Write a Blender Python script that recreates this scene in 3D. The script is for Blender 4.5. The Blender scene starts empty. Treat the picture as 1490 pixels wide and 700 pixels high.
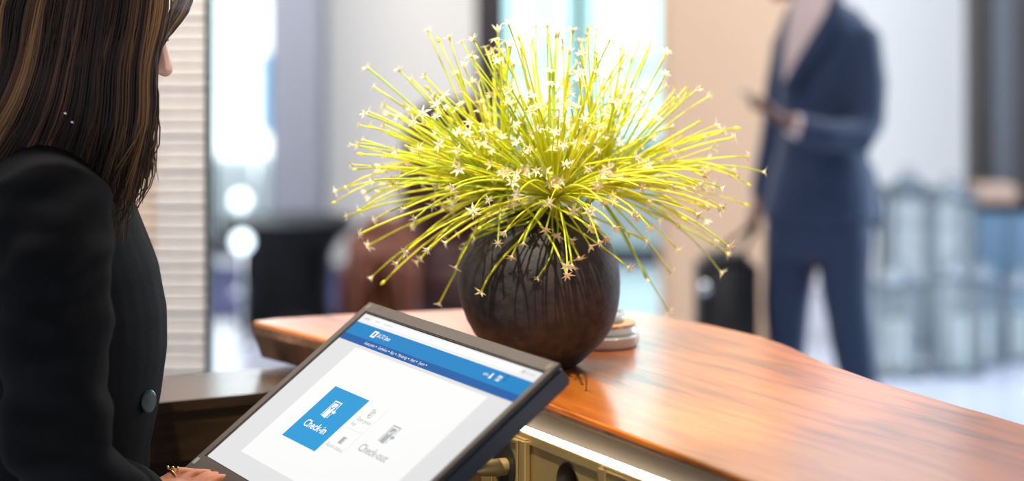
import bpy, bmesh, math, random
from mathutils import Vector, Matrix, Quaternion, noise
random.seed(7)
SC = bpy.context.scene
COL = SC.collection
PI = math.pi
F = 2959.0          # focal length in pixels of the 1490 px wide photograph
CZ = 1.55           # camera height, the horizon lies on the photo's top edge

# ------------------------------------------------------------------ camera, world, lights, exposure
cam_d = bpy.data.cameras.new('camera'); cam = bpy.data.objects.new('camera', cam_d); COL.objects.link(cam)
cam.location = (0, 0, CZ); cam.rotation_euler = (PI/2, 0, 0)
cam_d.sensor_width = 36; cam_d.lens = F/1490*36; cam_d.shift_y = -350/1490
cam_d.clip_start = .05; cam_d.clip_end = 200
cam_d.dof.use_dof = True; cam_d.dof.focus_distance = 2.47; cam_d.dof.aperture_fstop = 2.1
SC.camera = cam
SC.view_settings.view_transform = 'Standard'; SC.view_settings.look = 'None'
SC.view_settings.exposure = 0.25; SC.view_settings.gamma = 1.0
SC.view_settings.use_curve_mapping = False

w = bpy.data.worlds.new('daylight'); SC.world = w; w.use_nodes = True
bg = w.node_tree.nodes['Background']; bg.inputs[0].default_value = (.80, .90, 1.0, 1); bg.inputs[1].default_value = .30

def lamp(name, kind, loc, target, power, col, size=1.0, size_y=None, angle=None):
    l = bpy.data.lights.new(name, kind); o = bpy.data.objects.new(name, l); COL.objects.link(o)
    o.location = loc; l.energy = power; l.color = col
    o.rotation_euler = (Vector(target)-Vector(loc)).to_track_quat('-Z', 'Y').to_euler()
    if kind == 'AREA':
        l.size = size
        if size_y: l.shape = 'RECTANGLE'; l.size_y = size_y
    elif kind == 'SUN': l.angle = size
    elif kind == 'SPOT': l.shadow_soft_size = size; l.spot_size = angle; l.spot_blend = .5
    return o
lamp('sun', 'SUN', (-6, -4, 12), (0, 14, 0), 7.8, (1, .97, .93), .01)
lamp('added_fill_near', 'AREA', (.6, 4.2, 4.5), (.6, 4.2, 0), 40, (1, .93, .84), 2.0, 1.2)  # added overhead fill out of view, no fixture is modelled
lamp('added_fill_back', 'AREA', (-1.5, 9.2, 4.5), (-1.5, 9.2, 0), 225, (1, .96, .92), 3.0, 2.0)  # unseen area light added to brighten the back walls
lamp('added_fill_right', 'AREA', (2.2, 7.8, 4.5), (2.2, 7.8, 0), 160, (.90, .95, 1), 2.0, 2.0)  # unseen area light added to lift the right wall
lamp('window_daylight', 'AREA', (4.2, 7.4, 1.8), (1.2, 6.3, 1.2), 150, (.70, .86, 1), 1.5, 2.2)
lamp('desk_spot', 'SPOT', (-.22, 1.72, 3.12), (.03, 2.64, 1.22), 265, (1, .93, .82), .008, angle=.5)
lamp('added_fill_stone_wall', 'AREA', (-.95, 3.15, 3.1), (-1.0, 3.9, 1.0), 46, (1, .93, .86), 1.2, .3)  # area light added above the view because the stone wall was too dark
lamp('bar_spot', 'SPOT', (.95, 3.1, 3.0), (.35, 2.55, 1.06), 45, (1, .86, .66), .06, angle=.9)

# ------------------------------------------------------------------ helpers
def PX(x, y, D):                         # point seen at photo pixel x, y at distance D
    return Vector(((x-745)/F*D, D, CZ-y/F*D))
def PZ(x, y, z):                         # point seen at pixel x, y on the level z
    return PX(x, y, (CZ-z)*F/y)
E0 = Vector((.0373, 2.453)); RR = Vector((.468, -.884)); NN = Vector((-.884, -.468))
def L(s, t, z):                          # frame of the reception desk: s along its inner edge, t towards the staff
    p = E0+RR*s+NN*t; return Vector((p.x, p.y, z))

def hexc(r, g, b):
    def c(v):
        v /= 255; return v/12.92 if v <= .04045 else ((v+.055)/1.055)**2.4
    return (c(r), c(g), c(b), 1)

def mat(name, col, rough=.5, metal=0, bump=0, bscale=60, vary=0, vscale=8, emit=0, trans=0, alpha=None, coat=0, stretch=None, sheen=0, ior=None, subs=0, translucent=0, spec=None):
    m = bpy.data.materials.new(name); m.use_nodes = True
    nt = m.node_tree; N = nt.nodes; K = nt.links; P = N['Principled BSDF']
    if len(col) == 3: col = (*col, 1)
    P.inputs['Base Color'].default_value = col; P.inputs['Roughness'].default_value = rough
    P.inputs['Metallic'].default_value = metal
    if spec is not None: P.inputs['Specular IOR Level'].default_value = spec
    if coat: P.inputs['Coat Weight'].default_value = coat; P.inputs['Coat Roughness'].default_value = .12
    if sheen: P.inputs['Sheen Weight'].default_value = sheen
    if trans: P.inputs['Transmission Weight'].default_value = trans
    if ior: P.inputs['IOR'].default_value = ior
    if subs: P.inputs['Subsurface Weight'].default_value = subs; P.inputs['Subsurface Radius'].default_value = (.01, .004, .002)
    if emit: P.inputs['Emission Color'].default_value = col; P.inputs['Emission Strength'].default_value = emit
    if bump or vary:
        tc = N.new('ShaderNodeTexCoord'); mp = N.new('ShaderNodeMapping'); K.new(tc.outputs['Object'], mp.inputs[0])
        if stretch: mp.inputs['Scale'].default_value = stretch
        if vary:
            n = N.new('ShaderNodeTexNoise'); n.inputs['Scale'].default_value = vscale; n.inputs['Detail'].default_value = 5
            K.new(mp.outputs[0], n.inputs['Vector'])
            r = N.new('ShaderNodeMapRange'); r.inputs[1].default_value = .3; r.inputs[2].default_value = .7
            r.inputs[3].default_value = 1-vary; r.inputs[4].default_value = 1+vary
            K.new(n.outputs[0], r.inputs[0])
            h = N.new('ShaderNodeHueSaturation'); h.inputs['Color'].default_value = col
            K.new(r.outputs[0], h.inputs['Value']); K.new(h.outputs[0], P.inputs['Base Color'])
        if bump:
            n2 = N.new('ShaderNodeTexNoise'); n2.inputs['Scale'].default_value = bscale; n2.inputs['Detail'].default_value = 6
            K.new(mp.outputs[0], n2.inputs['Vector'])
            b = N.new('ShaderNodeBump'); b.inputs['Strength'].default_value = bump; b.inputs['Distance'].default_value = .004
            K.new(n2.outputs[0], b.inputs['Height']); K.new(b.outputs[0], P.inputs['Normal'])
    if translucent:
        t = N.new('ShaderNodeBsdfTranslucent'); t.inputs[0].default_value = col
        mx = N.new('ShaderNodeMixShader'); mx.inputs[0].default_value = translucent
        K.new(P.outputs[0], mx.inputs[1]); K.new(t.outputs[0], mx.inputs[2]); K.new(mx.outputs[0], N['Material Output'].inputs[0])
    return m

def finish(name, me, m, parent=None, smooth=False, angle=None):
    if m: me.materials.append(m)
    if smooth:
        for p in me.polygons: p.use_smooth = True
        if angle:
            try: me.set_sharp_from_angle(angle=angle)
            except Exception: pass
    o = bpy.data.objects.new(name, me); COL.objects.link(o)
    if parent is not None:
        off = wl(parent)
        me.transform(Matrix.Translation(-off)); o.parent = parent
    else:
        xs = [v.co for v in me.vertices]
        c = Vector(((min(v.x for v in xs)+max(v.x for v in xs))/2, (min(v.y for v in xs)+max(v.y for v in xs))/2, min(v.z for v in xs)))
        me.transform(Matrix.Translation(-c)); o.location = c
    return o
def wl(o):
    v = Vector((0, 0, 0))
    while o is not None: v = v+o.location; o = o.parent
    return v
def obj(name, bm, m, parent=None, smooth=False, angle=None):
    me = bpy.data.meshes.new(name); bmesh.ops.recalc_face_normals(bm, faces=bm.faces); bm.to_mesh(me); bm.free()
    return finish(name, me, m, parent, smooth, angle)
def tag(o, label, cat, group=None):
    o['label'] = label; o['category'] = cat
    if group: o['group'] = group
    return o
def thing(name, loc, label, cat, group=None):
    o = bpy.data.objects.new(name, None); o.empty_display_size = .05; COL.objects.link(o); o.location = loc
    return tag(o, label, cat, group)
def struct(o): o['kind'] = 'structure'; return o

def hexa(bm, p):                        # 8 corners: 4 low, 4 high, same order
    v = [bm.verts.new(q) for q in p]
    for f in ((0, 1, 2, 3), (4, 5, 6, 7), (0, 1, 5, 4), (1, 2, 6, 5), (2, 3, 7, 6), (3, 0, 4, 7)): bm.faces.new([v[i] for i in f])
    return v
def bevel(bm, w, seg=2):
    if w: bmesh.ops.bevel(bm, geom=list(bm.edges), offset=w, segments=seg, affect='EDGES', clamp_overlap=True)
    return bm
def box(x0, x1, y0, y1, z0, z1, bv=0, seg=2, bm=None):
    b = bmesh.new(); hexa(b, [(x0, y0, z0), (x1, y0, z0), (x1, y1, z0), (x0, y1, z0), (x0, y0, z1), (x1, y0, z1), (x1, y1, z1), (x0, y1, z1)])
    bevel(b, bv, seg); return join(bm, b)
def lbox(s0, s1, t0, t1, z0, z1, bv=0, seg=2, bm=None):
    b = bmesh.new(); hexa(b, [L(s0, t0, z0), L(s1, t0, z0), L(s1, t1, z0), L(s0, t1, z0), L(s0, t0, z1), L(s1, t0, z1), L(s1, t1, z1), L(s0, t1, z1)])
    bevel(b, bv, seg); return join(bm, b)
def join(bm, b):
    if bm is None: return b
    me = bpy.data.meshes.new('t'); b.to_mesh(me); b.free(); bm.from_mesh(me); bpy.data.meshes.remove(me); return bm
def frame(d):
    d = d.normalized(); u = d.cross(Vector((0, 0, 1)))
    if u.length < 1e-3: u = Vector((1, 0, 0))
    u.normalize(); return u, d.cross(u)
def loft(bm, secs, n=20, cap=True):     # secs: (centre, axis u, axis v)
    rings = []
    for c, u, v in secs:
        rings.append([bm.verts.new(c+u*math.cos(2*PI*i/n)+v*math.sin(2*PI*i/n)) for i in range(n)])
    for a, b in zip(rings, rings[1:]):
        for i in range(n): bm.faces.new((a[i], a[(i+1) % n], b[(i+1) % n], b[i]))
    if cap: bm.faces.new(rings[0][::-1]); bm.faces.new(rings[-1])
    return bm
def tube(bm, pts, rad, n=10, dome=True):
    pts = [Vector(p) for p in pts]
    if not hasattr(rad, '__len__'): rad = [rad]*len(pts)
    secs = []; pu = None
    for i, p in enumerate(pts):
        d = pts[min(i+1, len(pts)-1)]-pts[max(i-1, 0)]
        u, v = frame(d)
        if pu is not None:
            dn = d.normalized(); u = (pu-dn*pu.dot(dn)).normalized(); v = dn.cross(u)
        pu = u; secs.append((p, u*rad[i], v*rad[i]))
    if dome:
        d0 = (pts[0]-pts[1]).normalized(); d1 = (pts[-1]-pts[-2]).normalized()
        def caps(s, d, r): return [(s[0]+d*r*k, s[1]*math.sqrt(1-k*k), s[2]*math.sqrt(1-k*k)) for k in (.5, .85, .98)]
        secs = caps(secs[0], d0, rad[0])[::-1]+secs+caps(secs[-1], d1, rad[-1])
    return loft(bm, secs, n)
def catmull(P, n=6):
    P = [Vector(p) for p in P]; out = []
    Q = [P[0]*2-P[1]]+P+[P[-1]*2-P[-2]]
    for i in range(1, len(Q)-2):
        a, b, c, d = Q[i-1:i+3]
        for k in range(n):
            t = k/n; out.append(.5*((2*b)+(c-a)*t+(2*a-5*b+4*c-d)*t*t+(3*b-a-3*c+d)*t**3))
    out.append(P[-1]); return out
def ball(bm, c, r, seg=16, rings=10, rot=None):
    if not hasattr(r, '__len__'): r = (r, r, r)
    M = Matrix.Translation(c) @ (rot.to_matrix().to_4x4() if rot else Matrix()) @ Matrix.Diagonal((*r, 1))
    bmesh.ops.create_uvsphere(bm, u_segments=seg, v_segments=rings, radius=1, matrix=M); return bm
def lathe(bm, c, prof, n=48):           # prof: (radius, z) from bottom to top, closed by caps
    return loft(bm, [(Vector((c[0], c[1], c[2]+z)), Vector((max(r, 1e-4), 0, 0)), Vector((0, max(r, 1e-4), 0))) for r, z in prof], n)
def prism(bm, poly, z0, z1):
    a = [bm.verts.new((p[0], p[1], z0)) for p in poly]; b = [bm.verts.new((p[0], p[1], z1)) for p in poly]
    n = len(poly); bm.faces.new(a[::-1]); bm.faces.new(b)
    for i in range(n): bm.faces.new((a[i], a[(i+1) % n], b[(i+1) % n], b[i]))
    return bm
def fuse(name, bm, m, parent, voxel=.006, smooth=6, jitter=None):
    me = bpy.data.meshes.new(name); bmesh.ops.recalc_face_normals(bm, faces=bm.faces); bm.to_mesh(me); bm.free()
    o = bpy.data.objects.new(name, me); COL.objects.link(o)
    r = o.modifiers.new('r', 'REMESH'); r.mode = 'VOXEL'; r.voxel_size = voxel
    s = o.modifiers.new('s', 'SMOOTH'); s.factor = .5; s.iterations = smooth
    dg = bpy.context.evaluated_depsgraph_get(); me2 = bpy.data.meshes.new_from_object(o.evaluated_get(dg))
    bpy.data.objects.remove(o); bpy.data.meshes.remove(me)
    if jitter:
        nv = [(v.co.copy(), v.normal.copy()) for v in me2.vertices]
        me2.vertices.foreach_set('co', [k for c, n_ in nv for k in c+n_*jitter(c)]); me2.update()
    me2.name = name
    return finish(name, me2, m, parent, True)

# ------------------------------------------------------------------ materials
M = {}
M['floor'] = mat('polished_floor', hexc(172, 178, 194), .22, vary=.06, vscale=2)
M['carpet'] = mat('blue_carpet', hexc(62, 66, 110), .95, bump=.4, bscale=80, vary=.35, vscale=5)
M['white_wall'] = mat('white_plaster', hexc(234, 230, 224), .8, bump=.05, bscale=30)
M['cool_wall'] = mat('cool_white_plaster', hexc(234, 237, 240), .8, bump=.05, bscale=30)
M['grey_wall'] = mat('grey_plaster', hexc(168, 172, 186), .8, bump=.05, bscale=30)
M['tan_wall'] = mat('tan_plaster', hexc(216, 178, 146), .75, bump=.05, bscale=30)
M['ceiling'] = mat('ceiling_paint', (.4, .4, .4), .9)
M['dark_col'] = mat('dark_brown_cladding', hexc(52, 46, 46), .5, vary=.2, vscale=3)
M['grey_strip'] = mat('grey_metal_strip', hexc(92, 94, 100), .45, .3)
M['mullion'] = mat('dark_window_frame', hexc(36, 40, 46), .5, .2)
M['lantern_metal'] = mat('grey_lantern_metal', hexc(104, 116, 128), .4, .3)
M['glass'] = mat('window_glass', (.91, .98, .98), .02, trans=1, ior=1.05)
M['lantern_glass'] = mat('lantern_glass', (.90, .94, .96), .05, trans=.9, ior=1.1)
M['stone'] = mat('stacked_sand_stone', hexc(246, 236, 226), .8, bump=.3, bscale=90, vary=.06, vscale=14)
M['stone_warm'] = mat('stacked_warm_stone', hexc(240, 216, 192), .8, bump=.3, bscale=90, vary=.06, vscale=14)
M['joint'] = mat('stone_joint', hexc(204, 190, 178), .9)
M['teal_steel'] = mat('dark_teal_steel', hexc(34, 52, 58), .35, .6)
M['facade'] = mat('outdoor_pale_teal_facade', hexc(166, 208, 212), .6, vary=.08, vscale=.6)
M['facade2'] = mat('outdoor_white_facade', hexc(232, 238, 246), .6, vary=.05, vscale=.8)
M['facade_dark'] = mat('outdoor_blue_window', hexc(92, 130, 165), .2)
M['facade_pane'] = mat('outdoor_pale_blue_window', hexc(176, 218, 224), .2)
M['pave'] = mat('outdoor_paving', hexc(214, 216, 220), .8, vary=.08, vscale=3)
M['leather'] = mat('brown_leather', hexc(60, 34, 30), .6, spec=.25, bump=.15, bscale=70, vary=.2, vscale=6)
M['tan_leather'] = mat('tan_leather', hexc(92, 46, 28), .6, spec=.25, bump=.15, bscale=70, vary=.15, vscale=6)
M['black'] = mat('black_lacquer', (.004, .004, .005), .45, spec=.2, vary=.2, vscale=5)
M['black_matte'] = mat('black_fabric', (.010, .010, .014), .7, bump=.2, bscale=400)
M['silver'] = mat('silver', (.8, .82, .85), .2, 1)
M['globe'] = mat('lit_globe', (.78, .92, 1.0), .3, emit=2.5)
M['candle'] = mat('candle_wax', hexc(236, 240, 236), .5, subs=.3)
M['planter'] = mat('blue_grey_cabinet', hexc(98, 124, 146), .45, vary=.1, vscale=4)
M['pink_box'] = mat('pinkish_tan_box', hexc(186, 156, 140), .7)

def wood(name, ramp, scale, rot, rough, coat, stretch=(1.2, 14, 14)):
    m = bpy.data.materials.new(name); m.use_nodes = True; nt = m.node_tree; N = nt.nodes; K = nt.links; P = N['Principled BSDF']
    tc = N.new('ShaderNodeTexCoord'); r0 = N.new('ShaderNodeMapping'); r0.inputs['Rotation'].default_value = (0, 0, rot)
    K.new(tc.outputs['Object'], r0.inputs[0])
    mp = N.new('ShaderNodeMapping'); mp.inputs['Scale'].default_value = stretch; K.new(r0.outputs[0], mp.inputs[0])
    n0 = N.new('ShaderNodeTexNoise'); n0.inputs['Scale'].default_value = 2.2; n0.inputs['Detail'].default_value = 3; K.new(r0.outputs[0], n0.inputs['Vector'])
    ad = N.new('ShaderNodeVectorMath'); ad.operation = 'MULTIPLY_ADD'; ad.inputs[1].default_value = (.0, .9, .9)
    K.new(n0.outputs['Color'], ad.inputs[0]); K.new(mp.outputs[0], ad.inputs[2])
    n1 = N.new('ShaderNodeTexNoise'); n1.inputs['Scale'].default_value = scale; n1.inputs['Detail'].default_value = 8; n1.inputs['Roughness'].default_value = .62
    K.new(ad.outputs[0], n1.inputs['Vector'])
    n2 = N.new('ShaderNodeTexNoise'); n2.inputs['Scale'].default_value = scale*.28; n2.inputs['Detail'].default_value = 4; K.new(ad.outputs[0], n2.inputs['Vector'])
    mx = N.new('ShaderNodeMath'); mx.operation = 'MULTIPLY_ADD'; mx.inputs[1].default_value = .5; K.new(n1.outputs[0], mx.inputs[0])
    h = N.new('ShaderNodeMath'); h.operation = 'MULTIPLY'; h.inputs[1].default_value = .5; K.new(n2.outputs[0], h.inputs[0]); K.new(h.outputs[0], mx.inputs[2])
    cr = N.new('ShaderNodeValToRGB'); K.new(mx.outputs[0], cr.inputs[0])
    e = cr.color_ramp.elements; e[0].position = ramp[0][0]; e[0].color = ramp[0][1]; e[1].position = ramp[-1][0]; e[1].color = ramp[-1][1]
    for p, c in ramp[1:-1]: q = e.new(p); q.color = c
    K.new(cr.outputs[0], P.inputs['Base Color'])
    P.inputs['Roughness'].default_value = rough; P.inputs['Coat Weight'].default_value = coat; P.inputs['Coat Roughness'].default_value = .16
    b = N.new('ShaderNodeBump'); b.inputs['Strength'].default_value = .12; b.inputs['Distance'].default_value = .002
    K.new(n1.outputs[0], b.inputs['Height']); K.new(b.outputs[0], P.inputs['Normal'])
    return m
ANG = math.atan2(RR.y, RR.x)
M['slab'] = wood('oiled_slab_wood', [(.30, hexc(84, 40, 14)), (.40, hexc(140, 70, 20)), (.49, hexc(190, 100, 28)), (.58, hexc(206, 120, 38)), (.72, hexc(170, 88, 28))], 3.2, -ANG, .30, 1.0)
M['bark'] = mat('live_edge_bark', hexc(128, 90, 64), .8, bump=1.0, bscale=35, vary=.45, vscale=22)
M['dark_wood'] = wood('dark_stained_wood', [(.3, hexc(30, 20, 12)), (.5, hexc(58, 40, 24)), (.7, hexc(82, 58, 36))], 4, -ANG+PI/2, .26, .5)
M['brass'] = mat('brushed_brass_panel', hexc(188, 158, 100), .42, .55, bump=.05, bscale=300, vary=.08, vscale=9)
M['brass_trim'] = mat('bronze_edge_trim', hexc(66, 48, 22), .5, .35, vary=.1, vscale=12)
M['hole'] = mat('dark_hole', (.02, .014, .008), .6)
M['led'] = mat('light_strip_diffuser', (1, .93, .78), .4, emit=4.5)
M['vase'] = None

# ------------------------------------------------------------------ setting: floor, ceiling, walls, windows
def S(name, bm, m, smooth=False): return struct(obj(name, bm, m, None, smooth))
S('floor', box(-9, 9, -4.5, 13, -.1, 0), M['floor'])
tag(obj('blue_carpet', box(-3.4, -.3, 9.9, 11.8, 0.0, .012, .004), M['carpet']), 'dark blue patterned carpet on the far floor under the black table', 'carpet')
S('paving_outdoors', box(-14, 14, 13, 30, -.14, -.04), M['pave'])
S('ceiling', box(-9, 9, -4.5, 13.2, 4.6, 4.7), M['ceiling'])
def X(px, D): return (px-745)/F*D
# left stacked stone wall
WL = 3.9
wall = S('wall_left', box(-2.2, X(299.5, WL), WL+.012, WL+.05, 0, 4.6), M['joint'])
S('trim_1', box(X(299.5, WL), X(303.5, WL), WL-.004, WL+.058, 0, 4.6, .002), M['teal_steel'])
def strip_mesh(x0, x1, y, h, m):
    b = box(x0, x1, y, WL+.02, 0, h-.0035, .003, 1); me = bpy.data.meshes.new('stone_strip'); b.to_mesh(me); b.free(); me.materials.append(m); return me
RH = .0226
xm = X(226, WL)
off = wl(wall)
seg = [(-2.2, -1.6), (-1.6, -1.1), (-1.1, xm-.002), (xm, X(299.3, WL))]
meshes = [[strip_mesh(x0, x1, WL-(0 if j == 3 else -.006)-.001*k, RH, M['stone'] if j == 3 else M['stone_warm']) for k in range(3)] for j, (x0, x1) in enumerate(seg)]
for j in (3, 2):
    k0 = int(.72/RH)
    for k in range(k0, int(1.9/RH)):
        o = bpy.data.objects.new('stone_strip', meshes[j][random.randrange(3)]); COL.objects.link(o); o.parent = wall
        o.location = -off+Vector((0, 0, k*RH))
# back left window and wall
def window(n, px0, px1, D, mulls, z0=.0, z1=4.6, fw=.05):
    fr = box(X(px0, D), X(px0, D)+fw, D, D+.08, z0, z1)
    box(X(px1, D)-fw, X(px1, D), D, D+.08, z0, z1, bm=fr)
    box(X(px0, D)+fw, X(px1, D)-fw, D+.01, D+.07, z0, z0+.08, bm=fr); box(X(px0, D)+fw, X(px1, D)-fw, D+.01, D+.07, z1-.08, z1, bm=fr)
    for a, b_ in mulls: box(X(a, D), X(b_, D), D-.03, D+.1, z0+.08, z1-.08, bm=fr)
    wdw = S(f'window_{n}', fr, M['mullion'])
    edges = [X(px0, D)+fw]+[v for a, b_ in mulls for v in (X(a, D), X(b_, D))]+[X(px1, D)-fw]
    for i in range(0, len(edges), 2): obj('pane', box(edges[i]+.002, edges[i+1]-.002, D+.035, D+.045, z0+.085, z1-.085), M['glass'], wdw)
    return wdw
window(1, 180, 400, 12.6, [(306, 312)], 0, 4.6, .03)
S('column_left', box(X(395, 11.4), X(466, 11.4), 11.4, 11.9, 0, 4.6, .01), M['grey_wall'])
S('wall_back', box(X(462, 12), X(720, 12), 12.0, 12.2, 0, 4.6), M['white_wall'])
S('column_dark', box(X(692, 10.6), X(735, 10.6), 10.6, 10.9, 0, 4.6, .01), M['dark_col'])
window(2, 722, 1000, 12.1, [(834, 851)], 0, 4.6, .05)
S('wall_tan', box(X(972, 9.0), X(1150, 9.0), 9.0, 9.5, 0, 4.6, .004), M['tan_wall'])
S('wall_right', box(X(1130, 11), X(1640, 11), 11.0, 11.2, 0, 4.6), M['cool_wall'])
cr_ = S('column_right', box(X(1424, 9.6), X(1540, 9.6), 9.6, 9.9, 0, 4.6, .01), M['dark_col'])
obj('metal_strip', box(X(1440, 9.6), X(1474, 9.6), 9.575, 9.6, .6, 4.5, .004), M['grey_strip'], cr_)
# outdoors
bd = thing('building', (1.0, 20, -.04), 'pale teal building facade outside the middle windows', 'building')
obj('wall', box(-1.2, 4.2, 20, 23, -.04, 7), M['facade'], bd)
for i in range(3):
    for j in range(2):
        obj('window', box(-.6+i*1.6, .3+i*1.6, 19.94, 20.0, .9+j*2.6, 2.3+j*2.6, .02), M['facade_pane'], bd)
bd = thing('building', (-5, 21, -.04), 'bright white building outside the far left window', 'building')
obj('wall', box(-9, -1.6, 21, 24, -.04, 8), M['facade2'], bd)
for i in range(5): obj('window', box(-6.2+i*.9, -5.9+i*.9, 20.93, 21, .2, 1.0, .01), M['facade_dark'], bd)

# ------------------------------------------------------------------ background furniture
def armchair(cx, cy, w, d, seat, back, m, label, rz=0):
    t = thing('armchair', (cx, cy, 0), label, 'armchair', None)
    def b(x0, x1, y0, y1, z0, z1, bv): return box(cx+x0, cx+x1, cy+y0, cy+y1, z0, z1, bv, 4)
    obj('seat', b(-w/2+.1, w/2-.1, -d/2, d/2-.12, .14, seat, .04), m, t, True)
    for s in (-1, 1):
        obj('armrest', b(min(s*w/2, s*(w/2-.11)), max(s*w/2, s*(w/2-.11)), -d/2, d/2-.02, .1, seat+.18, .045), m, t, True)
    q = bmesh.new()
    loft(q, [(Vector((cx, cy+d/2-.07+.02*k, z)), Vector((w/2*sx, 0, 0)), Vector((0, .07, 0))) for k, (z, sx) in enumerate([(.12, .9), (.2, .97), (seat+.1, 1.0), (seat+.2+.3*(back-seat-.2), 1.0), (back-.14, .92), (back-.05, .75), (back, .45)])], 28)
    obj('backrest', q, m, t, True)
    for sx in (-1, 1):
        for sy in (-1, 1):
            q = bmesh.new(); tube(q, [(cx+sx*(w/2-.08), cy+sy*(d/2-.1), .0), (cx+sx*(w/2-.09), cy+sy*(d/2-.11), .16)], [.014, .022], 8, False); obj('leg', q, M['black'], t, True)
    return t
armchair(X(655, 9.2), 9.35, .50, .7, .42, 1.07, M['leather'], 'high backed dark brown leather armchair behind the flowers')
armchair(X(552, 8.2), 8.2, .30, .5, .34, .64, M['tan_leather'], 'low tan brown leather armchair left of the high backed one')
bc = PX(418, 318, 9.6)
t = thing('pedestal_table', (bc.x, bc.y, 0.012), 'low black round bowl topped table on the blue carpet', 'table')
ztop = bc.z
q = bmesh.new(); lathe(q, (bc.x, bc.y, 0), [(.26, ztop-.09), (.30, ztop-.06), (.32, ztop-.012), (.32, ztop)], 40); obj('tabletop', q, M['black'], t, True, .6)
q = bmesh.new(); lathe(q, (bc.x, bc.y, 0), [(.24, .014), (.24, .04), (.21, .08), (.20, .14), (.21, ztop-.16), (.25, ztop-.09)], 32); obj('pedestal', q, M['black'], t, True, .6)
for (px, py, D, r, lab) in ((352, 352, 9.1, .045, 'round glowing globe lamp in front of the black table'), (350, 292, 10.6, .05, 'round glowing globe lamp behind the black table'), (372, 215, 11.6, .055, 'round glowing globe lamp on the tall stand by the far left window')):
    c = PX(px, py, D); t = thing('globe_lamp', (c.x, c.y, 0.013 if D > 9.9 and D < 11.8 else 0), lab, 'lamp')
    q = bmesh.new(); ball(q, c, r, 20, 12); obj('globe', q, M['globe'], t, True)
    q = bmesh.new(); tube(q, [(c.x, c.y, .01), (c.x, c.y, c.z-r*.9)], .008, 8, False); obj('pole', q, M['silver'], t, True)
    q = bmesh.new(); lathe(q, (c.x, c.y, wl(t).z), [(.06, 0), (.06, .012), (.02, .02)], 20); obj('base', q, M['silver'], t, True, .6)

# glass lanterns with candles on the right
def lantern(px, ybot, h, w, label, group, cl):
    D = CZ*F/ybot; cx = X(px, D); t = thing('lantern', (cx, D, 0), label, 'lantern', group)
    fr = bmesh.new(); p = .012
    for z in (0.0, h-.03): box(cx-w/2, cx+w/2, D-w/2, D+w/2, z, z+.022, .002, 1, bm=fr)
    for sx in (-1, 1):
        for sy in (-1, 1): box(cx+sx*(w/2-p)-p/2, cx+sx*(w/2-p)+p/2, D+sy*(w/2-p)-p/2, D+sy*(w/2-p)+p/2, .022, h-.03, bm=fr)
    obj('lantern_frame', fr, M['lantern_metal'], t)
    q = bmesh.new(); lathe(q, (cx, D, 0), [(w*.42, h-.008), (w*.2, h+.03), (.02, h+.05)], 16); obj('lid', q, M['lantern_metal'], t)
    q = bmesh.new(); tube(q, [(cx+.03*math.cos(a), D, h+.05+.03*math.sin(a)) for a in [k*PI/8 for k in range(9)]], .004, 6, False); obj('handle', q, M['lantern_metal'], t)
    ins = w/2-p*1.6
    for (x0, x1, y0, y1) in ((-ins, ins, -ins-.004, -ins), (-ins, ins, ins, ins+.004), (-ins-.004, -ins, -ins, ins), (ins, ins+.004, -ins, ins)):
        obj('pane', box(cx+x0, cx+x1, D+y0, D+y1, .024, h-.032), M['lantern_glass'], t)
    c = thing('candle', (cx, D, .022), cl, 'candle', 'white candles inside the lanterns')
    ch = min(.26, h*.5)
    q = bmesh.new(); lathe(q, (cx, D, .022), [(w*.24, 0), (w*.25, .01), (w*.25, ch-.008), (w*.22, ch)], 20); obj('wax', q, M['candle'], c, True, .6)
    q = bmesh.new(); tube(q, [(cx, D, .022+ch), (cx, D, .036+ch)], .002, 5, False); obj('wick', q, M['hole'], c)
G = 'glass lanterns by the right wall'
for i, (px, yb, h, w, lab, cl) in enumerate([
    (1302, 545, .40, .20, 'small grey framed glass lantern nearest the man, left end of the row', 'white candle in the small lantern nearest the man'),
    (1322, 500, .72, .22, 'tall grey framed glass lantern second from the man', 'white candle in the tall lantern second from the man'),
    (1388, 542, .42, .21, 'small grey framed glass lantern in the middle front of the group', 'white candle in the small lantern in the middle front'),
    (1385, 512, .70, .20, 'tall grey framed glass lantern behind the middle of the group', 'white candle in the tall lantern behind the middle'),
    (1430, 530, .38, .16, 'small grey framed glass lantern in front of the blue grey cabinet', 'white candle in the lantern before the cabinet'),
    (1484, 524, .34, .16, 'small grey framed glass lantern at the right edge of the view', 'white candle in the lantern at the right edge')]):
    lantern(px, yb, h, w, lab, G, cl)
t = thing('cabinet', (X(1462, 9.1), 9.2, 0), 'blue grey low cabinet standing before the dark right column', 'cabinet')
x0, x1 = X(1416, 9.1), X(1520, 9.1)
obj('body', box(x0+.01, x1-.01, 9.12, 9.5, .03, .60, .004), M['planter'], t)
obj('top', box(x0, x1, 9.1, 9.52, .602, .63, .004), M['black'], t)
for k in range(2): obj('door', box(x0+.015+k*(x1-x0-.02)/2, x0+.005+(k+1)*(x1-x0-.02)/2, 9.1, 9.118, .06, .595, .003), M['planter'], t)
tag(obj('storage_box', box(X(1418, 9.2), X(1478, 9.2), 9.16, 9.36, .632, .71, .006), M['pink_box']), 'pinkish tan box on top of the blue grey cabinet', 'box')
t = thing('glass_table', (X(1345, 9.9), 9.9, 0), 'tall thin legged glass topped table against the white right wall', 'table')
ta = CZ-278/F*9.9
obj('tabletop', box(X(1285, 9.9), X(1420, 9.9), 9.7, 10.15, ta-.02, ta, .004), M['mullion'], t)
obj('shelf', box(X(1289, 9.9), X(1416, 9.9), 9.72, 10.13, ta-.16, ta-.145, .003), M['lantern_glass'], t)
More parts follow.
